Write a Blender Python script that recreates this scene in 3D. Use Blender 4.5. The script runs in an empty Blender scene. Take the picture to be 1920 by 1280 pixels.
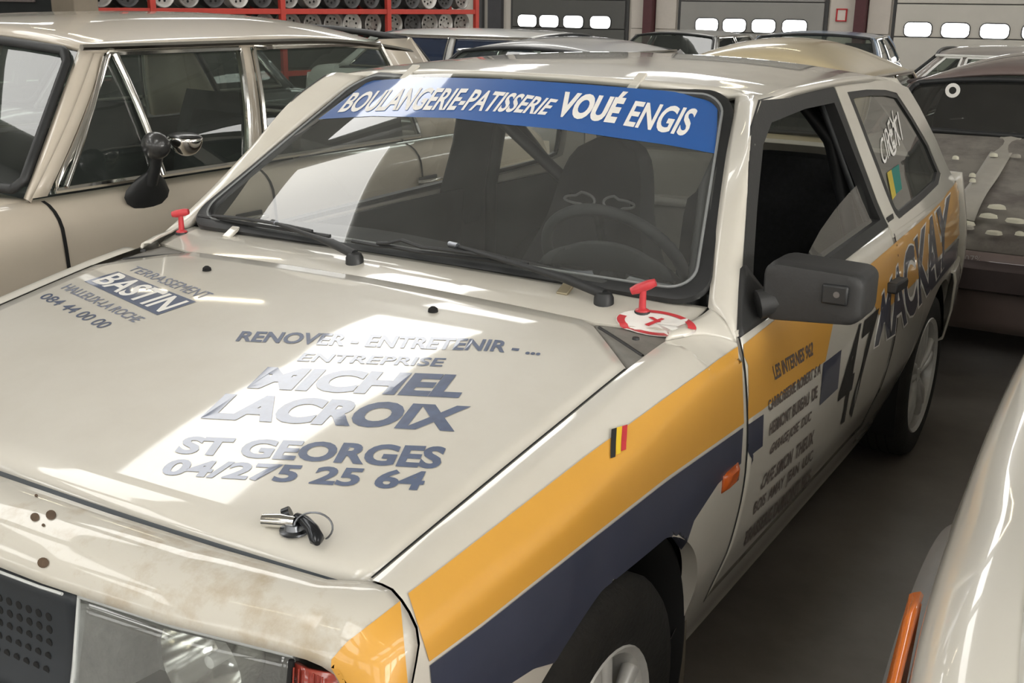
import bpy, bmesh, math, random
import numpy as np
from mathutils import Matrix, Vector
from mathutils.bvhtree import BVHTree

S = bpy.context.scene
COL = S.collection
random.seed(7)

# ---------------------------------------------------------------- camera
CAM_P = np.array([1.411, -1.484, 1.445]); YAW, PITCH, ROLL, FPX = -0.551, 0.294, 0.013, 2100.0
def _basis():
    f = np.array([math.sin(YAW)*math.cos(PITCH), math.cos(YAW)*math.cos(PITCH), -math.sin(PITCH)])
    r = np.array([math.cos(YAW), -math.sin(YAW), 0.0]); u = np.cross(r, f)
    r2 = math.cos(ROLL)*r+math.sin(ROLL)*u; u2 = -math.sin(ROLL)*r+math.cos(ROLL)*u
    return np.array([r2, u2, f])
BM = _basis()
cd = bpy.data.cameras.new('camera'); cam = bpy.data.objects.new('camera', cd); COL.objects.link(cam)
cd.sensor_width = 36.0; cd.lens = 36.0*FPX/1920.0; cd.clip_start = 0.02; cd.clip_end = 300
_m = Matrix(((BM[0][0], BM[1][0], -BM[2][0], CAM_P[0]), (BM[0][1], BM[1][1], -BM[2][1], CAM_P[1]),
             (BM[0][2], BM[1][2], -BM[2][2], CAM_P[2]), (0, 0, 0, 1)))
cam.matrix_world = _m
S.camera = cam
def ray(px, py):
    d = np.array([(px-960.0)/FPX, -(py-640.0)/FPX, 1.0]) @ BM
    return d
def on(px, py, ax, v):
    """point of the pixel's sight line on the plane x|y|z = v"""
    d = ray(px, py); k = (v-CAM_P[ax])/d[ax]
    return CAM_P+k*d

# ---------------------------------------------------------------- view, world, lights
S.view_settings.view_transform = 'Standard'; S.view_settings.look = 'None'
S.view_settings.exposure = EXPOSURE = 0.56; S.view_settings.gamma = 1.0; S.view_settings.use_curve_mapping = False
W = bpy.data.worlds.new('hall_air'); S.world = W; W.use_nodes = True
W.node_tree.nodes['Background'].inputs[0].default_value = (0.80, 0.86, 0.95, 1)
W.node_tree.nodes['Background'].inputs[1].default_value = 0.05
SKY_E = 3.7       # translucent roof sheets: one inferred strip, the rest added for light
TUBE_E = 14.0     # fluorescent tubes
FRONT_E, RIGHT_E = 1.8, 10.0      # glow of tall wall windows added out of view for side light
WIN_E = 7.0       # daylight in the shutter windows

# ---------------------------------------------------------------- materials
MATS = {}
def mat(name, col, rough=0.5, metal=0.0, coat=0.0, spec=0.5, emit=None, noise=0.0, nscale=8.0, bump=0.0, alpha=None, dirt=None):
    if name in MATS: return MATS[name]
    m = bpy.data.materials.new(name); m.use_nodes = True; nt = m.node_tree; b = nt.nodes['Principled BSDF']
    b.inputs['Base Color'].default_value = (*col, 1); b.inputs['Roughness'].default_value = rough
    b.inputs['Metallic'].default_value = metal; b.inputs['Coat Weight'].default_value = coat
    b.inputs['Coat Roughness'].default_value = 0.04; b.inputs['Specular IOR Level'].default_value = spec
    if emit:
        b.inputs['Emission Color'].default_value = (*emit[0], 1); b.inputs['Emission Strength'].default_value = emit[1]
    tc = nt.nodes.new('ShaderNodeTexCoord')
    if noise or dirt:
        n = nt.nodes.new('ShaderNodeTexNoise'); n.inputs['Scale'].default_value = nscale; n.inputs['Detail'].default_value = 6
        n.inputs['Roughness'].default_value = 0.65
        nt.links.new(tc.outputs['Object'], n.inputs['Vector'])
        r = nt.nodes.new('ShaderNodeValToRGB'); nt.links.new(n.outputs['Fac'], r.inputs['Fac'])
        if dirt:
            r.color_ramp.elements[0].position = dirt[1]; r.color_ramp.elements[1].position = dirt[2]
            r.color_ramp.elements[0].color = (*dirt[0], 1); r.color_ramp.elements[1].color = (*col, 1)
        else:
            r.color_ramp.elements[0].position = 0.25; r.color_ramp.elements[1].position = 0.75
            r.color_ramp.elements[0].color = (*[c*(1-noise) for c in col], 1)
            r.color_ramp.elements[1].color = (*[min(1, c*(1+noise)) for c in col], 1)
        nt.links.new(r.outputs['Color'], b.inputs['Base Color'])
    if bump:
        n2 = nt.nodes.new('ShaderNodeTexNoise'); n2.inputs['Scale'].default_value = nscale*6; n2.inputs['Detail'].default_value = 4
        nt.links.new(tc.outputs['Object'], n2.inputs['Vector'])
        bp = nt.nodes.new('ShaderNodeBump'); bp.inputs['Strength'].default_value = bump; bp.inputs['Distance'].default_value = 0.01
        nt.links.new(n2.outputs['Fac'], bp.inputs['Height']); nt.links.new(bp.outputs['Normal'], b.inputs['Normal'])
    MATS[name] = m
    return m
def glass(name, tint=(0.9, 0.93, 0.92), dust=0.08, dustcol=(0.6, 0.6, 0.56), rough=0.01):
    """thin pane: see-through, mirror by Fresnel, a film of dust"""
    if name in MATS: return MATS[name]
    m = bpy.data.materials.new(name); m.use_nodes = True; nt = m.node_tree; nt.nodes.remove(nt.nodes['Principled BSDF'])
    o = nt.nodes['Material Output']; tr = nt.nodes.new('ShaderNodeBsdfTransparent'); tr.inputs[0].default_value = (*tint, 1)
    gl = nt.nodes.new('ShaderNodeBsdfGlossy'); gl.inputs['Roughness'].default_value = rough; gl.inputs[0].default_value = (1, 1, 1, 1)
    df = nt.nodes.new('ShaderNodeBsdfDiffuse'); df.inputs[0].default_value = (*dustcol, 1)
    lw = nt.nodes.new('ShaderNodeLayerWeight'); lw.inputs['Blend'].default_value = 0.5     # Facing: the same from both sides of the pane
    pw = nt.nodes.new('ShaderNodeMath'); pw.operation = 'POWER'; pw.inputs[1].default_value = 5.0; nt.links.new(lw.outputs['Facing'], pw.inputs[0])
    fr = nt.nodes.new('ShaderNodeMath'); fr.operation = 'MULTIPLY_ADD'; fr.inputs[1].default_value = 0.92; fr.inputs[2].default_value = 0.075
    nt.links.new(pw.outputs[0], fr.inputs[0])
    m1 = nt.nodes.new('ShaderNodeMixShader'); m2 = nt.nodes.new('ShaderNodeMixShader')
    tc = nt.nodes.new('ShaderNodeTexCoord'); n = nt.nodes.new('ShaderNodeTexNoise'); n.inputs['Scale'].default_value = 9
    n.inputs['Detail'].default_value = 8; nt.links.new(tc.outputs['Object'], n.inputs['Vector'])
    mr = nt.nodes.new('ShaderNodeMapRange'); mr.inputs['To Min'].default_value = dust*0.55; mr.inputs['To Max'].default_value = dust*1.45
    nt.links.new(n.outputs['Fac'], mr.inputs['Value'])
    nt.links.new(mr.outputs[0], m2.inputs[0]); nt.links.new(tr.outputs[0], m2.inputs[1]); nt.links.new(df.outputs[0], m2.inputs[2])
    nt.links.new(fr.outputs[0], m1.inputs[0]); nt.links.new(m2.outputs[0], m1.inputs[1]); nt.links.new(gl.outputs[0], m1.inputs[2])
    nt.links.new(m1.outputs[0], o.inputs[0])
    MATS[name] = m
    return m
def srgb(r, g, b):
    return tuple(((c/255.0)/12.92 if c/255.0 <= 0.04045 else ((c/255.0+0.055)/1.055)**2.4) for c in (r, g, b))

# ---------------------------------------------------------------- mesh helpers
def tag(o, label, cat, group=None):
    o['label'] = label; o['category'] = cat
    if group: o['group'] = group
    return o
def struct(o): o['kind'] = 'structure'; return o
def empty(name, loc=(0, 0, 0), rz=0.0):
    o = bpy.data.objects.new(name, None); COL.objects.link(o); o.location = loc; o.rotation_euler = (0, 0, rz)
    o.empty_display_size = 0.2
    return o
def obj(name, v, f, m, parent=None, smooth=40, solid=0.0, bevel=0.0, offset=-1.0, seg=2):
    me = bpy.data.meshes.new(name); me.from_pydata([tuple(map(float, p)) for p in v], [], [tuple(map(int, q)) for q in f]); me.update()
    if m: me.materials.append(m)
    if smooth:
        me.polygons.foreach_set('use_smooth', [True]*len(me.polygons)); me.set_sharp_from_angle(angle=math.radians(smooth))
    o = bpy.data.objects.new(name, me); COL.objects.link(o)
    if parent: o.parent = parent
    if solid:
        md = o.modifiers.new('thickness', 'SOLIDIFY'); md.thickness = solid; md.offset = offset
    if bevel:
        md = o.modifiers.new('edge', 'BEVEL'); md.width = bevel; md.segments = seg; md.limit_method = 'ANGLE'; md.angle_limit = math.radians(35)
    return o
def gridvf(P, out=None, closed_u=False, closed_v=False):
    P = np.asarray(P, float); n, k = P.shape[:2]; v = P.reshape(-1, 3); f = []
    for i in range(n if closed_u else n-1):
        for j in range(k if closed_v else k-1):
            a = i*k+j; b = ((i+1) % n)*k+j; c = ((i+1) % n)*k+(j+1) % k; d = i*k+(j+1) % k
            f.append((a, b, c, d))
    if out is not None:
        s = 0.0; out = np.asarray(out, float)
        for q in f[::max(1, len(f)//60)]:
            nn = np.cross(v[q[2]]-v[q[0]], v[q[3]]-v[q[1]]); s += nn @ out
        if s < 0: f = [q[::-1] for q in f]
    return v, f
def grid(name, P, m, parent=None, out=None, solid=0.0, smooth=50, **kw):
    v, f = gridvf(P, out, kw.pop('closed_u', False), kw.pop('closed_v', False))
    return obj(name, v, f, m, parent, smooth, solid, **kw)
def join(parts):
    V, F = [], []
    for v, f in parts:
        b = len(V); V += [tuple(p) for p in v]; F += [tuple(b+i for i in q) for q in f]
    return V, F
def boxvf(x0, x1, y0, y1, z0, z1):
    v = [(x0, y0, z0), (x1, y0, z0), (x1, y1, z0), (x0, y1, z0), (x0, y0, z1), (x1, y0, z1), (x1, y1, z1), (x0, y1, z1)]
    return v, [(3, 2, 1, 0), (4, 5, 6, 7), (0, 1, 5, 4), (1, 2, 6, 5), (2, 3, 7, 6), (3, 0, 4, 7)]
def box(name, x0, x1, y0, y1, z0, z1, m, parent=None, bevel=0.004, **kw):
    v, f = boxvf(min(x0, x1), max(x0, x1), min(y0, y1), max(y0, y1), min(z0, z1), max(z0, z1))
    return obj(name, v, f, m, parent, 30, bevel=bevel, **kw)
def tubevf(pts, r, n=10, closed=False):
    pts = np.asarray(pts, float); N = len(pts); r = np.broadcast_to(np.asarray(r, float), (N,))
    T = np.zeros_like(pts)
    for i in range(N):
        a = pts[(i-1) % N] if (i > 0 or closed) else pts[i]; b = pts[(i+1) % N] if (i < N-1 or closed) else pts[i]
        t = b-a; T[i] = t/(np.linalg.norm(t)+1e-12)
    up = np.array([0, 0, 1.0]) if abs(T[0][2]) < 0.9 else np.array([1.0, 0, 0])
    U = np.cross(T[0], up); U /= np.linalg.norm(U); rings = []
    for i in range(N):
        U = U-T[i]*(U @ T[i]); U /= np.linalg.norm(U); Vv = np.cross(T[i], U)
        rings.append([pts[i]+r[i]*(math.cos(2*math.pi*k/n)*U+math.sin(2*math.pi*k/n)*Vv) for k in range(n)])
    v, f = gridvf(np.array(rings), None, closed, True)
    f = [q[::-1] for q in f]
    v = [tuple(p) for p in v]
    if not closed:
        f.append(tuple(range(n))); f.append(tuple(range((N-1)*n, N*n))[::-1])
    return v, f
def tube(name, pts, r, m, parent=None, n=10, closed=False):
    v, f = tubevf(pts, r, n, closed); return obj(name, v, f, m, parent, 50)
def lathevf(prof, c, axis=0, n=32, sgn=1):
    """prof: (distance along axis, radius); around axis 0|1|2 through c"""
    rings = []
    for a, r in prof:
        ring = []
        for k in range(n):
            t = 2*math.pi*k/n*sgn; p = [0, 0, 0]; p[axis] = a; p[(axis+1) % 3] = r*math.cos(t); p[(axis+2) % 3] = r*math.sin(t)
            ring.append([p[i]+c[i] for i in range(3)])
        rings.append(ring)
    return gridvf(np.array(rings), None, False, True)
def lathe(name, prof, c, m, parent=None, axis=0, n=32, smooth=35, sgn=1):
    v, f = lathevf(prof, c, axis, n, sgn); return obj(name, v, f, m, parent, smooth)
def prismvf(poly, ax, a0, a1):
    """poly: 2D outline in the two other axes (order kept), extruded along ax"""
    o = [i for i in range(3) if i != ax]; v = []
    for a in (a0, a1):
        for p in poly:
            q = [0, 0, 0]; q[ax] = a; q[o[0]] = p[0]; q[o[1]] = p[1]; v.append(q)
    n = len(poly); f = [tuple(range(n))[::-1], tuple(range(n, 2*n))]+[(i, (i+1) % n, n+(i+1) % n, n+i) for i in range(n)]
    return v, f
def fixn(o):
    bm = bmesh.new(); bm.from_mesh(o.data); bmesh.ops.recalc_face_normals(bm, faces=bm.faces); bm.to_mesh(o.data); bm.free(); return o
def prism(name, poly, ax, a0, a1, m, parent=None, bevel=0.0, smooth=30):
    v, f = prismvf(poly, ax, a0, a1); return fixn(obj(name, v, f, m, parent, smooth, bevel=bevel))
def crv(x, X, Y):
    """smooth (Catmull-Rom style, monotone-limited) interpolation"""
    X = np.asarray(X, float); Y = np.asarray(Y, float); x = np.clip(np.asarray(x, float), X[0], X[-1])
    h = np.diff(X); d = np.diff(Y)/h; m = np.zeros_like(X); m[0] = d[0]; m[-1] = d[-1]
    for i in range(1, len(X)-1):
        m[i] = 0 if d[i-1]*d[i] <= 0 else (h[i-1]+h[i])/(h[i-1]/d[i]+h[i]/d[i-1])
    i = np.clip(np.searchsorted(X, x, side='right')-1, 0, len(X)-2); t = (x-X[i])/h[i]
    return (2*t**3-3*t**2+1)*Y[i]+(t**3-2*t**2+t)*h[i]*m[i]+(-2*t**3+3*t**2)*Y[i+1]+(t**3-t**2)*h[i]*m[i+1]
def poly3(pts, n):
    """n points along a 2D/3D polyline by arc length, smoothed"""
    pts = np.asarray(pts, float); s = np.r_[0, np.cumsum(np.linalg.norm(np.diff(pts, axis=0), axis=1))]
    t = np.linspace(0, s[-1], n); return np.stack([crv(t, s, pts[:, k]) for k in range(pts.shape[1])], 1)
def mixlin(a, b, t): return np.asarray(a)*(1-t)+np.asarray(b)*t

# ---------------------------------------------------------------- decals: printed film lying on a panel
class Surf:
    def __init__(self, *objs):
        V, F = [], []
        for o in objs:
            b = len(V); V += [tuple(o.matrix_world @ v.co) for v in o.data.vertices]; F += [tuple(b+i for i in p.vertices) for p in o.data.polygons]
        self.b = BVHTree.FromPolygons(V, F)
    def hit(self, px, py, off):
        d = Vector(ray(px, py)).normalized(); loc, nrm, idx, dist = self.b.ray_cast(Vector(CAM_P), d)
        if loc is None:
            loc, nrm, idx, dist = self.b.find_nearest(Vector(self.guess(px, py)))
        if nrm.dot(d) > 0: nrm = -nrm
        self.last = dist if dist else 1
        return np.array(loc+nrm*off)
    def guess(self, px, py):
        k = 2.0
        best = None
        for i in range(60):
            p = CAM_P+ray(px, py)*(0.4+i*0.06); q = self.b.find_nearest(Vector(p))
            if best is None or q[3] < best[0]: best = (q[3], p)
        return best[1]
def pl(pts, t):
    pts = np.asarray(pts, float); s = np.r_[0, np.cumsum(np.linalg.norm(np.diff(pts, axis=0), axis=1))]; s /= s[-1]
    return np.array([np.interp(t, s, pts[:, 0]), np.interp(t, s, pts[:, 1])])
def film(name, surf, top, bot, m, parent, nu=24, nv=6, off=0.0012, label=None, clip=False):
    P = []
    for u in np.linspace(0, 1, nu):
        a, b = pl(bot, u), pl(top, u); lo = 0.0
        def ok(v): return surf.b.ray_cast(Vector(CAM_P), Vector(ray(*mixlin(a, b, v))).normalized())[0] is not None
        if clip and not ok(0) and ok(1):
            hi = 1.0
            for k in range(14):
                m_ = (lo+hi)/2
                if ok(m_): hi = m_
                else: lo = m_
            lo = hi
        P.append([surf.hit(*mixlin(a, b, lo+(1-lo)*v), off) for v in np.linspace(0, 1, nv)])
    o = grid(name, P, m, parent, out=CAM_P-np.array(P[nu//2][nv//2]))
    if label: o['label'] = label
    return o
def text2d(s, bold=0.0, cuts=0):
    cu = bpy.data.curves.new('t', 'FONT'); cu.body = s; cu.size = 1; cu.offset = bold; cu.resolution_u = 4
    ob = bpy.data.objects.new('t', cu); COL.objects.link(ob)
    dg = bpy.context.evaluated_depsgraph_get(); me = bpy.data.meshes.new_from_object(ob.evaluated_get(dg))
    bpy.data.objects.remove(ob); bpy.data.curves.remove(cu)
    bm = bmesh.new(); bm.from_mesh(me); bpy.data.meshes.remove(me)
    xs_ = [v.co.x for v in bm.verts]; ys_ = [v.co.y for v in bm.verts]; x0, x1, y0, y1 = min(xs_), max(xs_), min(ys_), max(ys_)
    for i in range(1, cuts):
        bmesh.ops.bisect_plane(bm, geom=bm.verts[:]+bm.edges[:]+bm.faces[:], plane_co=(x0+(x1-x0)*i/cuts, 0, 0), plane_no=(1, 0, 0))
    V = [((v.co.x-x0)/(x1-x0), (v.co.y-y0)/(y1-y0)) for v in bm.verts]; bm.verts.index_update(); F = [[v.index for v in f.verts] for f in bm.faces]
    bm.free(); return V, F
def write(name, surf, s, bot, top, m, parent, bold=0.03, off=0.0016, cuts=None):
    V, F = text2d(s, bold, cuts if cuts is not None else max(8, len(s)*2))
    P = [surf.hit(*mixlin(pl(bot, u), pl(top, u), v), off) for u, v in V]
    o = obj(name, P, F, m, parent, 0)
    return o
# ================================================================ the hall
FLOOR = mat('dark_concrete', (0.22, 0.20, 0.178), 0.42, noise=0.35, nscale=1.6, bump=0.08)
o = box('floor', -34, 18, -14, 22, -.2, 0, FLOOR, None, 0); struct(o)
ROOFM = mat('roof_sheeting', (0.60, 0.60, 0.57), 0.7, noise=.1, nscale=1)
WALLM = mat('hall_wall_panels', (0.55, 0.515, 0.46), 0.7, noise=.08, nscale=.7)
YW = 20.5; ZC = 6.0
o = box('ceiling', -34, 18, -14, 22, ZC+.02, ZC+.25, ROOFM, None, 0); struct(o)
o = box('wall_rear', -34, 18, YW, YW+.25, 0, ZC+.02, WALLM, None, 0); struct(o)
o = box('wall_front', -34, 18, -14, -13.75, 0, ZC+.02, WALLM, None, 0); struct(o)
o = box('wall_left', -34, -33.75, -13.75, YW, 0, ZC+.02, WALLM, None, 0); struct(o)
o = box('wall_right', 17.75, 18, -13.75, YW, 0, ZC+.02, WALLM, None, 0); struct(o)
SKY = mat('translucent_roof_sheet', (.8, .82, .82), .5, emit=((1.0, .985, .95), SKY_E), noise=.05)
k = 0
for x0 in (-22.0, -17.0, -11.5, -6.3, -.6, 5.2, 10.5):  # one strip inferred from bonnet reflections, the others added for overhead light
    for y0, y1 in ((-11, -7.2), (-6.4, -2.8), (-1.9, 1.8), (2.75, 7.2), (7.75, 12.4), (13.2, 17.6)):
        if x0 > 1 and y1 > 2 and y0 < 12: continue
        if x0 in (-11.5, -.6) and y0 > -2.5 and y0 < 12: continue
        o = box('trim_%d' % (k+1), x0, x0+1.6, y0, y1, ZC-.012, ZC+.015, SKY, None, 0); struct(o); o.name = 'window_%d' % (k+1); k += 1
BEAM = mat('painted_roof_beam', (.30, .30, .29), .6, noise=.1)
for i, y in enumerate((-6.8, -2.35, 2.28, 7.48, 12.8)):
    o = box('trim_%d' % (i+1), -33.7, 17.7, y-.09, y+.09, ZC-.45, ZC, BEAM, None, .01); struct(o)
HW = mat('daylit_wall_window', (.9, .92, .92), .4, emit=((1.0, .985, .95), FRONT_E), noise=.03)
HW2 = mat('sunny_wall_window', (.9, .92, .92), .4, emit=((1.0, .975, .93), RIGHT_E), noise=.03)
WF = mat('window_bar_steel', (.12, .12, .12), .5, noise=.1)
j = 0
for cx in (-20, -14, -8, -2, 4, 10):  # windows added in the unseen front wall to light upright surfaces
    o = box('window_%d' % (60+j), cx-2.2, cx+2.2, -13.76, -13.70, 1.6, 4.6, HW, None, 0); struct(o); j += 1
    for t in (-2.2, -1.1, 0, 1.1, 2.2): box('glazing_bar', cx+t-.04, cx+t+.04, -13.70, -13.66, 1.6, 4.6, WF, o, .004)
    for z in (1.6, 2.6, 3.6, 4.6): box('glazing_bar', cx-2.24, cx+2.24, -13.70, -13.665, z-.04, z+.04, WF, o, .004)
for cy in (-10, -5, 0, 5):  # stronger windows added in the unseen right wall to brighten car flanks
    o = box('window_%d' % (60+j), 17.70, 17.76, cy-2, cy+2, 1.6, 4.6, HW2, None, 0); struct(o); j += 1
    for t in (-2, -1, 0, 1, 2): box('glazing_bar', 17.66, 17.70, cy+t-.04, cy+t+.04, 1.6, 4.6, WF, o, .004)
    for z in (1.6, 2.6, 3.6, 4.6): box('glazing_bar', 17.665, 17.70, cy-2.04, cy+2.04, z-.04, z+.04, WF, o, .004)
# ================================================================ the rally hatchback
PAINT = mat('white_car_paint', (0.66, 0.63, 0.56), 0.35, coat=1.0, dirt=((0.60, 0.565, 0.49), 0.30, 0.62), nscale=3.0)
NOSEP = mat('stained_white_paint', (0.58, 0.55, 0.48), 0.4, coat=0.8, dirt=((0.44, 0.37, 0.27), 0.33, 0.52), nscale=14.0)
RUB = mat('black_rubber', (0.018, 0.019, 0.020), 0.45, noise=0.25, nscale=20)
PLAS = mat('dark_grey_plastic', (0.026, 0.026, 0.026), 0.55, noise=0.15, nscale=30, bump=0.05)
GAP = mat('panel_gap_black', (0.006, 0.006, 0.006), 0.9, noise=0.2)
NAVY = mat('navy_vinyl', (0.046, 0.052, 0.082), 0.35, coat=0.6, noise=0.15, nscale=5)
YEL = mat('amber_yellow_vinyl', (0.70, 0.36, 0.058), 0.38, coat=0.6, noise=0.05, nscale=4)
BLUE = mat('blue_vinyl_strip', (0.022, 0.105, 0.36), 0.35, coat=1.0, noise=0.06, nscale=5)
INK = mat('navy_lettering', (0.075, 0.105, 0.19), 0.35, coat=1.0, noise=0.2, nscale=40)
INKB = mat('black_lettering', (0.022, 0.021, 0.020), 0.45, noise=0.2, nscale=40)
WHT = mat('white_lettering', (0.82, 0.80, 0.76), 0.45, noise=0.05, nscale=40)
RED = mat('red_plastic', (0.55, 0.045, 0.055), 0.35, noise=0.15, nscale=30)
CLOTH = mat('black_seat_fabric', (0.012, 0.012, 0.013), 0.9, noise=0.4, nscale=60, bump=0.1)
TRIM = mat('charcoal_interior_trim', (0.022, 0.024, 0.025), 0.75, noise=0.25, nscale=20)
INNER = mat('bare_white_inner_metal', (0.42, 0.40, 0.36), 0.5, noise=0.12, nscale=8)
CHROME = mat('chrome', (0.72, 0.71, 0.68), 0.12, metal=1.0, noise=0.06, nscale=12)
STEEL = mat('dull_steel', (0.22, 0.23, 0.25), 0.28, metal=1.0, noise=0.2, nscale=30)
TYRE = mat('tyre_rubber', (0.016, 0.015, 0.013), 0.8, noise=0.4, nscale=14, bump=0.25)
RIM = mat('silver_alloy', (0.62, 0.61, 0.58), 0.38, metal=0.25, noise=0.12, nscale=20)
AMBER = mat('amber_lens', (0.52, 0.10, 0.014), 0.2, coat=0.5, noise=0.1, nscale=30)
REDLENS = mat('red_orange_lens', (0.30, 0.045, 0.030), 0.2, coat=0.5, noise=0.2, nscale=60)
WGLASS = glass('dusty_windscreen_glass', (0.94, 0.96, 0.95), 0.07, (0.45, 0.46, 0.45))
SGLASS = glass('side_window_glass', (0.95, 0.97, 0.96), 0.03)
TGLASS = glass('tinted_rear_glass', (0.74, 0.76, 0.73), 0.07)
LENS = glass('headlamp_lens', (0.93, 0.95, 0.95), 0.06)

car = empty('rally_hatchback')
tag(car, 'white rally hatchback with yellow and navy side stripes and lettered bonnet', 'car')

CX = -.03     # the car's centre plane
KZ = [0, .18, .26, .36, .45, .62, .80, .86, .90, 1.05, 1.20, 1.25, 1.4]
KX = [.62, .655, .685, .720, .748, .768, .752, .737, .715, .655, .598, .578, .52]
TY = [-.8, -.62, -.45, -.2, .2, 1.5, 2.3, 2.6, 2.75, 3]
TX = [-.11, -.078, -.048, -.014, 0, 0, -.02, -.045, -.075, -.15]
def xs(y, z): return crv(z, KZ, KX)+crv(y, TY, TX)
def sx(y): return crv(y, [-.56, -.2, .27, .42], [.604, .628, .648, .655])
def sz(y): return crv(y, [-.56, -.51, -.1, .27, .45], [.742, .752, .826, .876, .888])
YA_F, YA_R = -.055, 2.245
def arch(y, y0, R=.338, zc=.298):
    d = R*R-(y-y0)**2
    return zc+math.sqrt(d) if d > 0 else 0.0
def Wp(u, v):
    hx = .690*(1-v)+.522*v
    e = 1-u*u
    return np.array([u*hx+CX+.002*v, .43*(1-v)+.94*v-(.03+.02*v)*e-.012*math.sin(math.pi*v), .905*(1-v)+1.248*v+(.012+.022*v)*e+.010*math.sin(math.pi*v)])
def rrect(w, h, r, n=8):
    """rounded rectangle loop, counter-clockwise from lower right"""
    L = []
    for cx, cy, a0 in ((w-r, r-0, -90), (w-r, h-r, 0), (r-w, h-r, 90), (r-w, r, 180)):
        for k in range(n+1):
            a = math.radians(a0+90*k/n); L.append((cx+r*math.cos(a), cy+r*math.sin(a)))
    return L
def mir(P, s):
    P = np.array(P, float)
    if s < 0: P[..., 0] = 2*CX-P[..., 0]
    return P

# --- bonnet
def hood_yr(x): return .283-.15*min(1, max(0, (abs(x)-.5)/.15))
P = []
for u in np.linspace(-1, 1, 41):
    col = []
    yf = -.556+.046*u*u; yr0 = hood_yr(u*.648)
    for t in np.linspace(0, 1, 26):
        y = yf+(yr0-yf)*t
        z = sz(y)+.018*(1-u**2)
        if t == 0: z -= .012
        col.append((CX+u*(sx(y)-.0025-CX), y if t > 0 else yf-.004, z))
    P.append(col)
bonnet = grid('bonnet', P, PAINT, car, out=(0, 0, 1), solid=.012)
# dark rubber strip in the gap in front of the bonnet
P = [[(CX+x*(.606-CX)/.606, -.560+.046*(x/.604)**2-d, sz(-.51)+.018*(1-(x/.61)**2)*.9-.009-k) for d, k in ((-.010, .012), (0, 0), (.010, .0), (.020, .010))] for x in np.linspace(-.606, .606, 40)]
grid('bonnet_gap_seal', P, mat('blue_grey_rubber', (0.035, 0.045, 0.055), 0.5, noise=.2), car, out=(0, 0, 1))
# --- front fenders
def fender(s):
    P = []
    for y in np.r_[np.linspace(-.507, -.37, 12), np.linspace(-.36, .28, 66), np.linspace(.285, .4035, 14)]:
        tt = (y+.507)/(.4035+.507)
        yy = y
        if y <= .27: top_n = [(sx(y)+.0025, sz(y)), (sx(y)+.03, sz(y)+.002), (sx(y)+.062, sz(y)-.009)]
        else:
            t = (y-.27)/.1335; q = np.array([crv(t, [0, .45, .75, 1], [.6505, .680, .707, .7345]), crv(t, [0, .45, .75, 1], [.876, .876, .868, .853])])
            top_n = [q, (q[0]+.012*(1-t)+.001, q[1]-.004), (q[0]+.03*(1-t)+.003, q[1]-.012)]
        zsh = top_n[2][1]-.035
        zl = max(.30, arch(y, YA_F)); zl = min(zl, .62)
        pts = [(a, b) for a, b in top_n]+[(float(xs(y, z)), z) for z in np.linspace(zsh, zl, 16)]
        p2 = poly3(pts, 30)
        col = []
        for k, (x, z) in enumerate(p2):
            dz = max(0, .744-z); fr = max(0, 1-tt*6)
            col.append((x, yy-fr*min(.062, .45*max(0, .752-z))-fr*.012*min(1, k/6), z))
        lip = col[-1]; col.append((lip[0]-.03, lip[1], lip[2]+.003)); 
        P.append(col)
    return mir(P, s)
fenL = grid('front_fender', fender(1), PAINT, car, out=(1, 0, .3)); fenR = grid('front_fender', fender(-1), PAINT, car, out=(-1, 0, .3))
# --- nose panel and front corners (one pressed panel, sections from the bonnet gap to the lamp tops)
F0 = np.array(fender(1)[0])[:-1]-np.array([0, .0045, 0]); fs = [0, 3, 6, 8, 10, 12, 15, 18, 22, 26, 29]
top = [(CX, -.578, .764), (.2, -.572, .762), (.4, -.556, .757), (.56, -.534, .751)]+[tuple(q) for q in F0]
bot0 = [(CX, -.694, .708), (.2, -.685, .706), (.4, -.664, .703), (.56, -.628, .698), (.600, -.620, .696), (.620, -.616, .692), (.635, -.612, .684), (.642, -.610, .670), (.646, -.609, .655), (.650, -.608, .635), (.653, -.607, .60), (.655, -.606, .55), (.655, -.605, .46), (.655, -.603, .38), (.65, -.60, .32)]
bot = bot0[:4]+[tuple(np.interp(i, fs, [q[k] for q in bot0[4:]]) for k in range(3)) for i in range(30)]
def nosegrid(s):
    P = []
    n = len(top)
    for i in np.r_[np.linspace(0, 4, 33), np.arange(5, n)]:
        a = np.array([np.interp(i, range(n), [p[k] for p in top]) for k in range(3)]); b = np.array([np.interp(i, range(n), [p[k] for p in bot]) for k in range(3)])
        row = []
        for t in np.linspace(0, 1, 12):
            p = mixlin(a, b, t); w = 4*t*(1-t); c = min(1, max(0, (i-3)/12))
            p = p+w*np.array([.016*c, -.012, .018*(1-c)+.004])
            row.append(p)
        P.append(row)
    return mir(P, s)
noseL = grid('nose_panel', nosegrid(1), NOSEP, car, out=(0, -1, 1), solid=.004)
noseR = grid('nose_panel', nosegrid(-1), NOSEP, car, out=(0, -1, 1), solid=.004)
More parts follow.
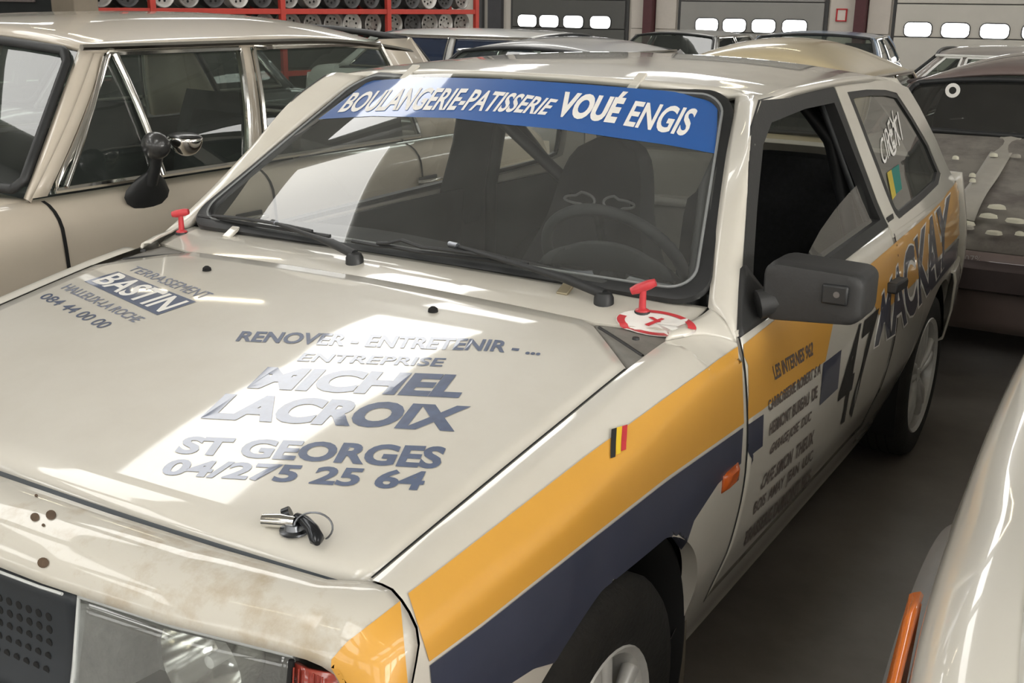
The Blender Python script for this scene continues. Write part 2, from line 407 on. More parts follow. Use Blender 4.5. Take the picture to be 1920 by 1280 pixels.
# --- cowl below the windscreen, its corner vents and the pillar feet
P = []
for x in np.linspace(-.655, .655, 45):
    y0 = .288 if abs(x) < .505 else .288+.052*(abs(x)-.505)/.15
    w = Wp(x/.66, 0); z0 = float(sz(.283))+.018*(1-(x/.648)**2)-.001
    X = CX+x*(.655-CX)/.655
    P.append([(X, y0, z0-.014)]+[(X, y0+(w[1]+.02-y0)*t, z0+(w[2]-.006-z0)*t+.003*math.sin(math.pi*t)) for t in np.linspace(0, 1, 9)])
cowl = grid('cowl_panel', P, PAINT, car, out=(0, 0, 1), solid=.006)
VENT = mat('grey_vent_plastic', (0.20, 0.19, 0.17), 0.6, noise=.2, nscale=25)
for s in (1, -1):
    P = []
    for t in np.linspace(0, 1, 14):
        x = .503+.144*t; a = np.array([x, hood_yr(x)+.004, sz(hood_yr(x))+.018*(1-(x/.645)**2)-.007]); b = np.array([x, .288+.052*t, sz(.285)+.018*(1-(x/.648)**2)-.007])
        P.append([mixlin(a, b, v) for v in np.linspace(0, 1, 6)])
    v = grid('corner_vent', mir(P, s), VENT, car, out=(0, 0, 1), solid=.02)
    a, b = np.array(P[1][1]), np.array(P[-1][1])
    tube('vent_rib', mir([mixlin(np.array(P[k][1]), np.array(P[k][2]), .6)+np.array([0, 0, .001]) for k in range(1, 13)], s), .003, PLAS, v, 6)
    lathe('vent_screw', [(.004, .0), (.004, .006), (0, .007)], mir([.605, .245, .878], s), PLAS, v, 2, 10)
    L = poly3([(.6505, .275, .874), (.680, .33, .875), (.707, .37, .867), (.7345, .4035, .852)], 16)
    U = poly3([(.640, .30, .887), (.657, .35, .893), (.667, .40, .899), (.670, .432, .905)], 16)
    P = [[mixlin(L[i], U[i], t)+np.array([.006, -.004, .006])*math.sin(math.pi*t) for t in np.linspace(0, 1, 8)] for i in range(16)]
    o = grid('pillar_foot', mir(P, s), PAINT, car, out=(s, 0, 1), solid=.005)
    if s > 0: footL = o
    D = poly3([(.7345, .4035, .853), (.704, .494, .922), (.655, .626, 1.05), (.598, .78, 1.20), (.580, .872, 1.250)], 24)
    Wd = np.array([Wp(1.005, t) for t in np.linspace(0, 1, 24)])
    P = [[mixlin(Wd[i], D[i], t)+np.array([.012, -.006, .010])*math.sin(math.pi*t) for t in np.linspace(0, 1, 8)] for i in range(24)]
    grid('windscreen_pillar', mir(P, s), PAINT, car, out=(s, -1, .5), solid=.02)
# --- roof
def roofp(u, y, t):
    xe = crv(y, [.85, .94, 1.05, 1.25, 1.6, 2.0, 2.25], [.578, .580, .583, .585, .584, .570, .548])
    ze = crv(y, [.85, .94, 1.1, 1.4, 1.8, 2.05, 2.25], [1.250, 1.252, 1.262, 1.266, 1.256, 1.232, 1.200])
    h = crv(t, [0, .05, .25, .5, .8, 1], [.030, .036, .042, .045, .042, .036])
    return np.array([CX+u*(xe-CX), y, ze+h*(1-abs(u)**2.3)])
P = []
for u in np.linspace(-1, 1, 49):
    au = abs(u); w = Wp(min(1, au*.610/.522), 1.0)
    yf = w[1]+.004 if au < .856 else mixlin(w[1]+.004, .875, (au-.856)/.144)
    col = []
    for t in np.linspace(0, 1, 40)**1.25:
        p = roofp(u, yf+(2.21-yf)*t, t)
        if t == 0: p = np.array([p[0], p[1], min(p[2], w[2]+.002 if au < .856 else p[2])])
        col.append(p)
    e = col[0]
    P.append(col)
roof = grid('roof', P, PAINT, car, out=(0, 0, 1), solid=.015)
for px, py in ((770, 133), (1195, 150)):
    q = np.array([on(px, py, 1, .925)])[0]
    prism('header_clip', [(-.012, -.03), (.012, -.03), (.017, .03), (-.006, .03)], 2, 0, .007, PAINT, car, .002)
    o = bpy.data.objects[[k.name for k in car.children if k.name.startswith('header_clip')][-1]]
    o.location = (q[0], q[1]-.005, q[2]-.006); o.rotation_euler = (math.radians(34), 0, 0)
# --- windscreen: rubber, pane, sun strip
loop_o = [(u/.668, v/.62) for u, v in rrect(.672, .625, .075)]; loop_i = [(u/.668, (v+.03)/.62) for u, v in rrect(.638, .565, .06)]
def wl(p, off):
    q = Wp(*p); n = np.cross(Wp(p[0]+.01, p[1])-Wp(p[0]-.01, p[1]), Wp(p[0], p[1]+.01)-Wp(p[0], p[1]-.01)); n /= np.linalg.norm(n)
    return q+n*off
P = [[wl(mixlin(a, b, t), h) for t, h in ((-.1, -.004), (0, .006), (.3, .009), (.6, .008), (.85, .009), (1, .004), (1.05, -.004))] for a, b in zip(loop_o, loop_i)]
seal = grid('windscreen_seal', P, RUB, car, out=(0, -1, 1), closed_u=True)
P = [[wl((u, v), 0) for v in np.linspace(.025, .985, 30)] for u in np.linspace(-.98, .98, 50)]
wscr = grid('windscreen', P, WGLASS, car, out=(0, -1, 1))
P = [[wl(mixlin(a, b, .80), .0095) for t in (0,)] for a, b in zip(loop_o, loop_i)]
tube('seal_bright_insert', [p[0] for p in P], .0028, mat('grey_seal_insert', (0.22, 0.23, 0.23), .35, noise=.1), car, 6, True)
gs = Surf(wscr)
film('sun_strip', gs, [(692, 152), (800, 145), (950, 149), (1100, 159), (1250, 171), (1346, 182)], [(597, 224), (700, 218), (850, 222), (950, 234), (1050, 243), (1150, 258), (1250, 272), (1343, 289)], BLUE, wscr, 60, 8, .0010)
write('lettering', gs, 'BOULANGERIE-PATISSERIE', [(633, 212), (750, 208), (860, 208), (960, 212), (1022, 217)], [(664, 175), (780, 165), (880, 167), (980, 177), (1048, 188)], WHT, wscr, .025, .0022)
write('lettering', gs, 'VOUÉ', [(1037, 219), (1152, 233)], [(1066, 162), (1181, 174)], WHT, wscr, .05, .0022)
write('lettering', gs, 'ENGIS', [(1168, 237), (1285, 257)], [(1192, 190), (1311, 206)], WHT, wscr, .025, .0022)

# --- doors with black window frames and half-lowered panes
def ring(keys_o, keys_i, sub=8, off=0.0, depth=.03):
    P = []; n = len(keys_o)
    for i in range(n):
        for t in np.linspace(0, 1, sub, endpoint=False):
            o = mixlin(keys_o[i], keys_o[(i+1) % n], t); q = mixlin(keys_i[i], keys_i[(i+1) % n], t)
            a = np.array([xs(*o)+off, *o]); b = np.array([xs(*q)+off, *q])
            P.append([a-np.array([.004, 0, 0]), a, mixlin(a, b, .5), b, b-np.array([depth, 0, 0])])
    return P
for s in (1, -1):
    grid('bonnet_seam', mir([[(sx(y)+o, y, sz(y)+.0012) for o in (-.0017, .0017)] for y in np.linspace(-.505, .13, 30)], s), GAP, car, out=(0, 0, 1))
DO = [(.4065, .862), (.494, .923), (.626, 1.052), (.78, 1.204), (.872, 1.252), (1.145, 1.257), (1.412, 1.249), (1.48, 1.05), (1.536, .890), (1.0, .874)]
DI = [(.52, .885), (.56, .930), (.68, 1.048), (.815, 1.165), (.90, 1.203), (1.145, 1.215), (1.375, 1.214), (1.438, 1.05), (1.492, .912), (1.0, .898)]
QO = [(1.418, 1.252), (1.478, 1.07), (1.541, .890), (1.541, .86), (2.0, .862), (2.50, .860), (2.60, .88), (2.46, 1.02), (2.31, 1.14), (2.21, 1.205), (2.0, 1.238), (1.7, 1.250)]
QI = [(1.510, 1.232), (1.578, 1.06), (1.640, .905), (1.66, .890), (2.0, .897), (2.28, .905), (2.37, .925), (2.30, 1.02), (2.16, 1.12), (2.03, 1.200), (1.9, 1.216), (1.7, 1.228)]
doors = []
DO0, DI0, QO0, QI0 = DO, DI, QO, QI
def rside(K, s):
    if s > 0: return K
    return [(y+.17*max(0, min(1, (y-1.15)/.2))*max(0, min(1, (2.2-y)/.4)), z-.05 if z < .935 else z) for y, z in K]
for s in (1, -1):
    DO, DI, QO, QI = rside(DO0, s), rside(DI0, s), rside(QO0, s), rside(QI0, s); dz = 0 if s > 0 else -.05
    d = grid('door', mir([[(xs(y, z), y, z) for z in np.r_[.874+.012*(y-.4)+dz, np.linspace(.85+dz, .31, 22)]] for y in np.linspace(.4095, 1.553-dz*3.2, 40)], s), PAINT, car, out=(s, 0, 0), solid=.025)
    doors.append(d)
    for ya, yb, z0, z1 in ((.4025, .4100, .31, .862+dz), (1.5525-dz*3.2, 1.5585-dz*3.2, .31, .868+dz)):
        grid('shut_line', mir([[(xs(y, z)+.0011, y, z) for y in (ya, yb)] for z in np.linspace(z0, z1, 20)], s), GAP, d, out=(s, 0, 0))
    f = grid('window_frame', mir(ring(DO, DI, 8, .001), s), PLAS, d, out=(s, 0, 0), closed_u=True)
    P = [[(xs(y, z)-.012, y, z) for z in np.linspace(.84, zt, 5)] for y, zt in ([(.56+.05*k, .90) for k in range(6)]+[(.88, .905), (.95, .925), (1.05, .950), (1.2, .978), (1.35, 1.0), (1.46, 1.012)])] if s > 0 else \
        [[(xs(y, z)-.012, y, z) for z in np.linspace(.82, np.interp(y, [.5, .84, .92, 1.55, 1.66], [.86, 1.18, 1.215, 1.22, .90]), 6)] for y in np.linspace(.5, 1.66, 16)]
    grid('window_pane', mir(P, s), SGLASS, d, out=(s, 0, 0))
    grid('door_card', mir([[(xs(y, z)-.055-.02*math.sin(math.pi*(z-.3)/.6), y, z) for z in np.linspace(.30, .885+dz*1.1, 8)] for y in np.linspace(.43, 1.53-dz*3.2, 14)], s), TRIM, d, out=(-s, 0, 0), solid=.01)
    h = prism('handle', [(1.425, .735), (1.55, .728), (1.556, .748), (1.545, .757), (1.43, .762)], 0, s*(float(xs(1.48, .745))-.004), s*(float(xs(1.48, .745))+.026), PLAS, d, .005)
    # rear quarter: lower skin with arch, window surround
    def zlow(y): return max(.29 if y < 2.3 else .36+.2*(y-2.3), min(.60, arch(y, YA_R, .315, .285)))
    P = [[(xs(y, z)-(.0 if z < .86 else 0), y, z) for z in np.r_[np.linspace(.872+dz, zlow(y), 24)]]+[(xs(y, zlow(y))-.04, y, zlow(y)+.004)] for y in np.r_[np.linspace(1.558-dz*3.2, 1.92, 12), np.linspace(1.93, 2.57, 50), np.linspace(2.58, 2.74, 8)]]
    q = grid('rear_quarter', mir(P, s), PAINT, car, out=(s, 0, 0))
    if s > 0: qL = q
    q2 = grid('quarter_window_surround', mir(ring(QO, QI, 6, .0005), s), PAINT, car, out=(s, 0, 0), closed_u=True)
    QM = [mixlin(a, b, .0) for a, b in zip(QI, QO)]; cen = np.mean(QI, axis=0)
    QG = [mixlin(a, cen, .10) for a in QI]
    grid('window_rubber', mir(ring(QI, QG, 6, -.001, .01), s), RUB, q2, out=(s, 0, 0), closed_u=True)
    P = [[(lambda w: (xs(*w)-.006, *w))(mixlin(a, cen, t)) for t in np.linspace(.06, 1, 5)] for a in QI]
    qg = grid('quarter_window', mir(P, s), TGLASS, q2, out=(s, 0, 0), closed_u=True)
    if s > 0: qgL = qg
    # sill, wheel wells
    grid('sill', mir([[(xs(y, z)-.004, y, z) for z in np.linspace(.315, .175, 8)]+[(.55, y, .17)] for y in np.linspace(.275, 1.945, 20)], s), PAINT, car, out=(s, 0, 0))
    for y0, R, zc in ((YA_F, .342, .298), (YA_R, .318, .285)):
        P = [[(x, y0+R*math.cos(a), zc+R*math.sin(a)) for x in (.40, .55, .715)] for a in np.linspace(-.45, math.pi+.45, 28)]+[]
        grid('wheel_well', mir(P, s), GAP, car, solid=.006)
        P = [[(.40, y0+r*math.cos(a), zc+r*math.sin(a)) for r in (0, .33)] for a in np.linspace(-.45, math.pi+.45, 28)]
        grid('wheel_well_side', mir(P, s), GAP, car)
    grid('mud_flap', mir([[(x, .30+.02*math.sin(z*8), z) for z in np.linspace(.06, .37, 6)] for x in np.linspace(.52, .705, 4)], s), mat('dirty_flap', (.14, .12, .09), .8, noise=.3), car, solid=.006)
# --- tail: hatch frame, hatch glass, rear panel, bumper
def hatch(u, t):
    y = crv(t, [0, .5, 1], [2.205, 2.45, 2.66]); z = crv(t, [0, .5, 1], [1.232, 1.09, .90]); hw = crv(t, [0, 1], [.545, .645]); e = 1-abs(u)**2.4
    return np.array([CX+u*(hw-CX), y+.045*e, z+.012*e])
ho = [(-1, 0), (0, 0), (1, 0), (1, .5), (1, 1), (0, 1), (-1, 1), (-1, .5)]; hi = [(-.83, .12), (0, .12), (.83, .12), (.84, .5), (.85, .86), (0, .86), (-.85, .86), (-.84, .5)]
P = []
for i in range(8):
    for t in np.linspace(0, 1, 8, endpoint=False):
        a = mixlin(ho[i], ho[(i+1) % 8], t); b = mixlin(hi[i], hi[(i+1) % 8], t)
        P.append([hatch(*a), hatch(*mixlin(a, b, .5)), hatch(*b)])
hf = grid('hatch_frame', P, PAINT, car, out=(0, 1, 1), closed_u=True, solid=.03)
grid('hatch_inner_trim', np.array(P)-np.array([0, .045, .01]), INNER, hf, out=(0, -1, 0), closed_u=True)
grid('hatch_window', [[hatch(u, t) for t in np.linspace(.11, .87, 8)] for u in np.linspace(-.84, .84, 16)], TGLASS, hf, out=(0, 1, 1))
grid('tail_panel', [[(u*(.645+.03*math.sin(v*3)), 2.66+.045*(1-abs(u)**2.4)+.10*math.sin(v*1.5), .90-.52*v) for v in np.linspace(0, 1, 8)] for u in np.linspace(-1.08, 1.08, 24)], PAINT, car, out=(0, 1, 0), solid=.02)
for s in (1, -1):
    P = []
    for y in np.r_[np.linspace(2.42, 2.70, 10), np.linspace(2.71, 2.80, 8)]:
        P.append([(xs(min(y, 2.72), .5)+o-max(0, (y-2.70))*.9, y, z) for o, z in ((-.01, .60), (.022, .595), (.030, .56), (.028, .46), (.012, .36), (-.04, .33))])
    grid('rear_bumper_corner', mir(P, s), PAINT, car, out=(s, 0, 0), solid=.006)
grid('rear_bumper', [[(x, 2.80+.03*(1-(x/.68)**2)+o, z) for o, z in ((-.05, .60), (0, .59), (.02, .5), (0, .36), (-.08, .33))] for x in np.linspace(-.67, .67, 12)], PLAS, car, out=(0, 1, 0), solid=.006)
# --- floor pan, bulkhead, interior
box('floor_pan', -.64, .64, -.45, 2.65, .175, .205, TRIM, car)
box('bulkhead', -.66, .66, .36, .385, .2, .885, TRIM, car)
P = [[(x, y, z+.02*math.sin((x+.7)*4)*(y > .5)) for y, z in ((.435, .885), (.55, .890), (.66, .885), (.72, .86), (.735, .78), (.70, .66), (.60, .60))] for x in np.linspace(-.655, .655, 24)]
dash = grid('dashboard', P, TRIM, car, out=(0, 1, 1), solid=.01)
P = [[(.33+r*math.cos(a)*.17, .655+.02*math.sin(a), .885+.055*math.sin(a)*h) for h, r in ((0, 1), (1, .95), (1.15, .8))] for a in np.linspace(0, math.pi, 14)]
grid('instrument_hood', P, TRIM, dash, out=(0, 0, 1), solid=.01)
# steering wheel
SWc = np.array([.285, .80, .865]); ax = np.array([0, .82, .57]); e1 = np.array([1, 0, 0.]); e2 = np.cross(ax, e1)
swr = tube('steering_wheel', [SWc+.175*(math.cos(a)*e1+math.sin(a)*e2) for a in np.linspace(0, 2*math.pi, 40, endpoint=False)], .014, TRIM, car, 8, True)
for a in (.3, math.pi-.3, -math.pi/2):
    tube('spoke', [SWc+ax*-.03, SWc+.09*(math.cos(a)*e1+math.sin(a)*e2)-ax*.02, SWc+.172*(math.cos(a)*e1+math.sin(a)*e2)], .011, STEEL, swr, 6)
tube('steering_column', [SWc-ax*.02, SWc-ax*.26], .022, TRIM, swr, 8)
v, f = lathevf([(0, 0), (0, .045), (.02, .05), (.03, .045)], (0, 0, 0), 1, 16); v = [SWc+np.array([p[0], p[1]*.8-.03, p[2]]) for p in v]
obj('hub', v, f, TRIM, swr)
# bucket seats
def seat(cx, cy, z0, label):
    # backrest outline (x half width by height) lofted front to back
    Z = [0, .12, .28, .42, .52, .62, .72, .79, .82]; Wd_ = [.235, .245, .25, .225, .175, .135, .118, .085, .03]
    P = []
    for z in np.linspace(0, .82, 30):
        w = float(crv(z, Z, Wd_)); lean = .20*z; side = .07 if z < .5 else .05*max(0, (.82-z)/.32)+.02
        row = []
        for a in np.linspace(-1, 1, 17):
            row.append((cx+a*w, cy+lean-side*abs(a)**3+.0, z0+z))
        for a in np.linspace(1, -1, 9):
            row.append((cx+a*w*.96, cy+lean+.085-.03*abs(a), z0+z))
        P.append(row)
    b = grid('bucket_seat', P, CLOTH, car, smooth=60, closed_v=True); fixn(b)
    for s in (-1, 1):
        hz = z0+.655; yy = cy+.20*.655-.012
        tube('belt_slot_rim', [(cx+s*.056+.043*math.cos(a)*(1 if s*math.cos(a) < 0 else 1.15), yy-.010-.004*abs(math.cos(a)), hz+.020*math.sin(a)*(1.0 if s*math.cos(a) < 0 else .55)) for a in np.linspace(0, 2*math.pi, 20, endpoint=False)], .004, mat('belt_slot_grey', (.16, .16, .16), .5, noise=.1), b, 6, True)
        prism('belt_slot', [(cx+s*.056-.036, hz-.014), (cx+s*.056+.036, hz-.012), (cx+s*.056+.036, hz+.012), (cx+s*.056-.036, hz+.015)], 1, yy-.012, yy-.006, GAP, b)
    P = [[(cx+a*.25, cy-.44+.46*t, z0-.06+.10*abs(a)**3-.03*math.sin(t*3)) for a in np.linspace(-1, 1, 11)] for t in np.linspace(0, 1, 10)]
    grid('seat_cushion', P, CLOTH, b, out=(0, 0, 1), solid=.09)
    return b
seat(.055, 1.05, .285, '')
P = []  # seat-shaped dark block added to blacken the view through the door window
for z in np.linspace(0, 1, 14):
    w_ = .30*(1-.25*max(0, z-.75)/.25); row = []
    for a in np.linspace(-1, 1, 13): row.append((.285+a*w_, 1.80+.14*z-.03*(1-a*a)*math.sin(math.pi*z), .30+.70*z-.03*abs(a)**4*(z > .8)))
    for a in np.linspace(1, -1, 7): row.append((.285+a*w_, 1.93+.12*z, .30+.70*z-.03*abs(a)**4*(z > .8)))
    P.append(row)
rsb = fixn(grid('rear_seat_back', P, CLOTH, car, smooth=60, closed_v=True))
grid('rear_seat_cushion', [[(.285+a*.30, 1.42+.42*t, .40+.03*math.sin(math.pi*t)) for a in np.linspace(-1, 1, 7)] for t in np.linspace(0, 1, 8)], CLOTH, rsb, out=(0, 0, 1), solid=.12)
# roll cage
CAGE = mat('black_cage_tube', (.016, .017, .018), .5, noise=.2)
for s in (1, -1):
    if s > 0: tube('cage_front_leg', mir([(.60, .50, .22), (.60, .52, .86), (.535, .72, 1.08), (.50, .96, 1.195), (.50, 1.4, 1.215)], s), .021, CAGE, car)
    tube('cage_rear_stay', mir([(.50, 1.55, 1.19), (.50, 2.12, .78), (.50, 2.3, .50)], s), .021, CAGE, car)
tube('cage_main_hoop', [(-.66, 1.72, .22), (-.65, 1.72, .85), (-.57, 1.66, 1.10), (-.46, 1.58, 1.20), (0, 1.53, 1.215), (.46, 1.53, 1.20), (.55, 1.54, 1.10), (.62, 1.56, .85), (.63, 1.56, .22)], .022, CAGE, car)
tube('cage_diagonal', [(-.58, 1.66, 1.08), (.60, 1.56, .30)], .02, CAGE, car)
for s in (1, -1):
    P = [[(xs(y+.02*t, z)-.035-.03*math.sin(math.pi*t), y0+(y1-y0)*t, z) for t in np.linspace(0, 1, 6)] for z, y0, y1, y in ([(.88, 1.46, 1.66, 1.55), (1.0, 1.43, 1.62, 1.5), (1.1, 1.40, 1.59, 1.5), (1.24, 1.36, 1.55, 1.45)] if s > 0 else [(.70, 1.60, 1.95, 1.7), (.84, 1.60, 1.92, 1.7), (1.0, 1.57, 1.84, 1.65), (1.1, 1.54, 1.80, 1.6), (1.24, 1.48, 1.72, 1.55)])]
    grid('pillar_trim', mir(P, s), TRIM, car, out=(-s, 0, 0), solid=.01)
    P = [[(xs(y, z)-.06, y, z) for z in np.linspace(.25, .875+(0 if s > 0 else -.055), 7)] for y in np.linspace(1.56, 2.6, 12)]
    grid('rear_side_lining', mir(P, s), TRIM, car, out=(-s, 0, 0), solid=.006)
grid('headlining', [[roofp(u*.97, y, .5)-np.array([0, 0, .032]) for y in np.linspace(.97, 2.18, 12)] for u in np.linspace(-1, 1, 13)], mat('grey_headlining', (.13, .13, .12), .9, noise=.1), car, out=(0, 0, -1))
box('load_floor', -.58, .58, 1.75, 2.62, .40, .42, INNER, car)
box('load_sill', -.56, .56, 2.585, 2.63, .42, .72, INNER, car, .01)
tube('load_sill_bar', [(-.55, 2.57, .70), (.55, 2.57, .70)], .016, mat('bright_trim_bar', (.55, .54, .5), .35, noise=.05), car)
# ---------------------------------------------------------------- wheels of the rally car
def wheel(cx, cy, cz, s, R=.275, rr=.192, w=.165, parent=None, spokes=5, rimm=None, name='wheel'):
    t = lathe(name, [(-w/2, rr), (-w/2, rr+.01), (-w*.52, R-.05), (-w*.46, R-.012), (-w*.36, R), (w*.36, R), (w*.46, R-.012), (w*.52, R-.05), (w/2, rr+.01), (w*.47, rr), (-w/2, rr)], (cx, cy, cz), TYRE, parent, 0, 40, 45)
    for k in range(1, 4):
        lathe('tread_groove', [(-.045+.03*k-.003, R+.0008), (-.045+.03*k+.003, R+.0008)], (cx-.015, cy, cz), GAP, t, 0, 40)
    rm = rimm or RIM
    lathe('rim', [(s*.075, rr+.006), (s*.082, rr), (s*.074, rr-.012), (s*.030, rr-.020), (s*-.06, rr-.022)], (cx, cy, cz), rm, t, 0, 40, 40)
    parts = []
    for k in range(spokes):
        a = 2*math.pi*k/spokes+.3
        for da in (-.16, .16):
            p0 = (cx+s*.052, cy+.03*math.cos(a+da), cz+.03*math.sin(a+da)); p1 = (cx+s*.064, cy+(rr*.55)*math.cos(a+da*1.15), cz+(rr*.55)*math.sin(a+da*1.15)); p2 = (cx+s*.056, cy+(rr-.014)*math.cos(a+da*.9), cz+(rr-.014)*math.sin(a+da*.9))
            parts.append(tubevf([p0, p1, p2], [.016, .014, .017], 8))
    v, f = join(parts); obj('spokes', v, f, rm, t, 50)
    lathe('hub_cap', [(s*.066, 0), (s*.066, .026), (s*.05, .036), (s*.03, .05)], (cx, cy, cz), rm, t, 0, 20, 40)
    lathe('brake_disc', [(s*-.01, .03), (s*-.01, .12), (s*-.025, .12)], (cx, cy, cz), STEEL, t, 0, 24)
    return t
for s in (1, -1):
    wx = .645 if s > 0 else 2*CX-.645
    wheel(wx, YA_F, .277, s, R=.280, rr=.162, parent=car); wheel(wx, YA_R, .275, s, R=.275, parent=car)

# ---------------------------------------------------------------- lamps, grille, front bumper
def nx(x):
    return float(np.interp(abs(x), [0, .2, .4, .56, .62], [-.694, -.685, -.664, -.628, -.616]))
for s in (1, -1):
    P = [[(x, nx(x)+.012-.035*t, .694-.012*(x > .3)*(x-.3)-.165*t) for t in np.linspace(0, 1, 8)] for x in np.linspace(.250, .575, 18)]
    lens = grid('headlamp', mir(P, s), LENS, car, out=(0, -1, 0), solid=.004)
    B = [[(x, y, z) for x, y, z in ((.250, nx(.25)+.014-.035*t, .694-.165*t), (.262, -.56, .68-.15*t), (.56, -.52, .68-.15*t), (.575, nx(.575)+.014-.035*t, .690-.165*t))] for t in np.linspace(0, 1, 6)]
    grid('lamp_housing', mir(B, s), mat('grey_lamp_bowl', (.60, .59, .56), .30, metal=.7, bump=.3, noise=.25, nscale=12), lens, out=(0, -1, 0))
    grid('lamp_top', mir([[(x, y, .686) for y in (nx(x)+.012, -.53)] for x in np.linspace(.252, .575, 8)], s), mat('grey_lamp_bowl', (0, 0, 0)), lens)
    prof = [(.075, .012), (.07, .03), (.05, .052), (.02, .066), (-.015, .074)]
    lathe('reflector_bowl', [(a, r) for a, r in prof], (.41 if s > 0 else 2*CX-.41, -.60, .615), CHROME, lens, 1, 28)
    lathe('bulb', [(-.005, 0), (0, .009), (.04, .010), (.07, .012)], (.41 if s > 0 else 2*CX-.41, -.60, .615), WHT, lens, 1, 12)
    tube('lens_edge', mir([(.575, nx(.575)+.010, .690), (.41, nx(.41)+.010, .695), (.252, nx(.252)+.010, .696), (.249, nx(.25)-.006, .60), (.249, nx(.25)-.024, .53)], s), .003, mat('bright_lens_edge', (.55, .57, .56), .2, noise=.1), lens, 6)
    P = [[(x, y-.02*t, .684-.16*t) for t in np.linspace(0, 1, 6)] for x, y in ((.578, nx(.578)+.006), (.60, -.622), (.622, -.616), (.638, -.609), (.643, -.600))]
    ind = grid('corner_indicator', mir(P, s), REDLENS, car, out=(0, -1, 0), solid=.006)
    for k in range(7):
        x = .583+.007*k; tube('lens_flute', mir([(x, nx(min(x, .6))-.001-.02*t+.0, .682-.16*t) for t in (0, 1)], s), .0012, REDLENS, ind, 5)
    tube('indicator_gap', mir([(.5765, nx(.5765)+.004-.03*t, .688-.165*t) for t in (0, .5, 1)], s), .004, GAP, ind, 6)
P = [[(x, nx(x)+.010-.030*t+.012*math.sin(math.pi*t), .696-.17*t) for t in np.linspace(0, 1, 10)] for x in np.linspace(-.306, .246, 24)]
gr = grid('grille', P, mat('blue_black_grille', (.022, .027, .033), .42, noise=.2), car, out=(0, -1, 0), solid=.01)
parts = []
for i in range(7):
    for j in range(5):
        x = .19-.02*i; t = .28+.11*j; parts.append(lathevf([(-.0012, 0), (-.0012, .0062), (.003, .0065)], (x, nx(x)+.010-.030*t+.012*math.sin(math.pi*t)+.0005, .696-.17*t), 1, 10))
v, f = join(parts); o = obj('grille_perforation', v, f, GAP, gr, 30); o['kind'] = 'stuff'
tube('grille_bright_edge', [(x, nx(x)-.004, .703) for x in np.linspace(-.30, .24, 14)], .0022, mat('bright_lens_edge', (0, 0, 0)), gr, 6)
P = [[(x, -.70+.10*(abs(x)/.70)**2.6+o, z) for o, z in ((.03, .525), (-.012, .515), (-.03, .47), (-.025, .36), (.0, .27), (.05, .24))] for x in np.linspace(-.705, .705, 40)]
grid('front_bumper', P, PLAS, car, out=(0, -1, 0), solid=.008)
for s in (1, -1):
    P = [[(xs(y, .5)+o+.006, y, z) for o, z in ((-.03, .565-.10*max(0, (y+.36))/.05*0), (.004, .555), (.008, .50), (0, .40), (-.01, .30))] for y in np.linspace(-.60, -.365, 8)]
    P = [[(p[0]-(.05*max(0, (-.52-p[1])/.08)), p[1], p[2]) for p in r] for r in P]
    grid('bumper_side', mir(P, s), PAINT, car, out=(s, 0, 0), solid=.006)

# ---------------------------------------------------------------- livery
sF = Surf(fenL); sN = Surf(noseL); sH = Surf(bonnet); sD = Surf(doors[0]); sDQ = Surf(doors[0], qL); sC = Surf(cowl); sFoot = Surf(footL, cowl)
film('yellow_stripe', sF, [(765, 1114), (900, 1010), (1100, 855), (1250, 745), (1388, 645)], [(803, 1239), (900, 1168), (1100, 1010), (1250, 893), (1393, 793)], YEL, fenL, 110, 14, .0022)
film('navy_stripe', sF, [(804, 1247), (900, 1176), (1100, 1018), (1250, 901), (1392, 801)], [(822, 1420), (925, 1300), (1000, 1252), (1060, 1235), (1112, 1200), (1165, 1140), (1230, 1090), (1285, 1020), (1300, 975), (1345, 906), (1388, 868)], NAVY, fenL, 140, 14, .0018, None, True)
film('yellow_stripe', sN, [(622, 1236), (650, 1204), (700, 1166), (750, 1127)], [(614, 1430), (660, 1425), (720, 1415), (774, 1400)], YEL, noseL, 20, 14)
film('yellow_stripe', sD, [(1393, 646), (1480, 578), (1582, 503)], [(1397, 790), (1430, 767), (1547, 676)], YEL, doors[0], 24, 8)
film('navy_stripe', sD, [(1396, 800), (1431, 776)], [(1388, 868), (1429, 836)], NAVY, doors[0], 8, 6)
film('navy_stripe', sD, [(1543, 681), (1577, 655)], [(1536, 760), (1570, 728)], NAVY, doors[0], 8, 6)
film('yellow_stripe', sDQ, [(1612, 512), (1685, 449), (1735, 407), (1768, 374), (1781, 352), (1794, 330)], [(1648, 591), (1690, 554), (1735, 508), (1770, 470), (1790, 450), (1806, 430)], YEL, doors[0], 60, 8)
film('navy_stripe', sDQ, [(1738, 513), (1770, 478), (1806, 438)], [(1740, 552), (1770, 513), (1803, 474)], NAVY, qL, 24, 6)
write('lettering', sDQ, 'MACKAY', [(1636, 656), (1690, 622), (1735, 562), (1778, 488)], [(1652, 548), (1694, 470), (1740, 408), (1782, 358)], WHT, qL, .075, .0016, 40)
write('lettering', sDQ, 'MACKAY', [(1638, 652), (1690, 618), (1735, 559), (1777, 488)], [(1653, 552), (1694, 474), (1739, 412), (1781, 362)], NAVY, qL, .035, .0024, 40)
write('race_number', sD, '47', [(1560, 812), (1612, 768)], [(1590, 626), (1648, 574)], INKB, doors[0], .02, .002)
film('scrutineering_sticker', sD, [(1618, 522), (1634, 510)], [(1622, 582), (1640, 567)], WHT, doors[0], 4, 6, .002)
film('sticker_print', sD, [(1620, 530), (1635, 519)], [(1622, 553), (1637, 541)], RED, doors[0], 4, 4, .0027)
film('sticker_print', sD, [(1623, 563), (1635, 554)], [(1624, 568), (1636, 559)], INK, doors[0], 4, 3, .0027)
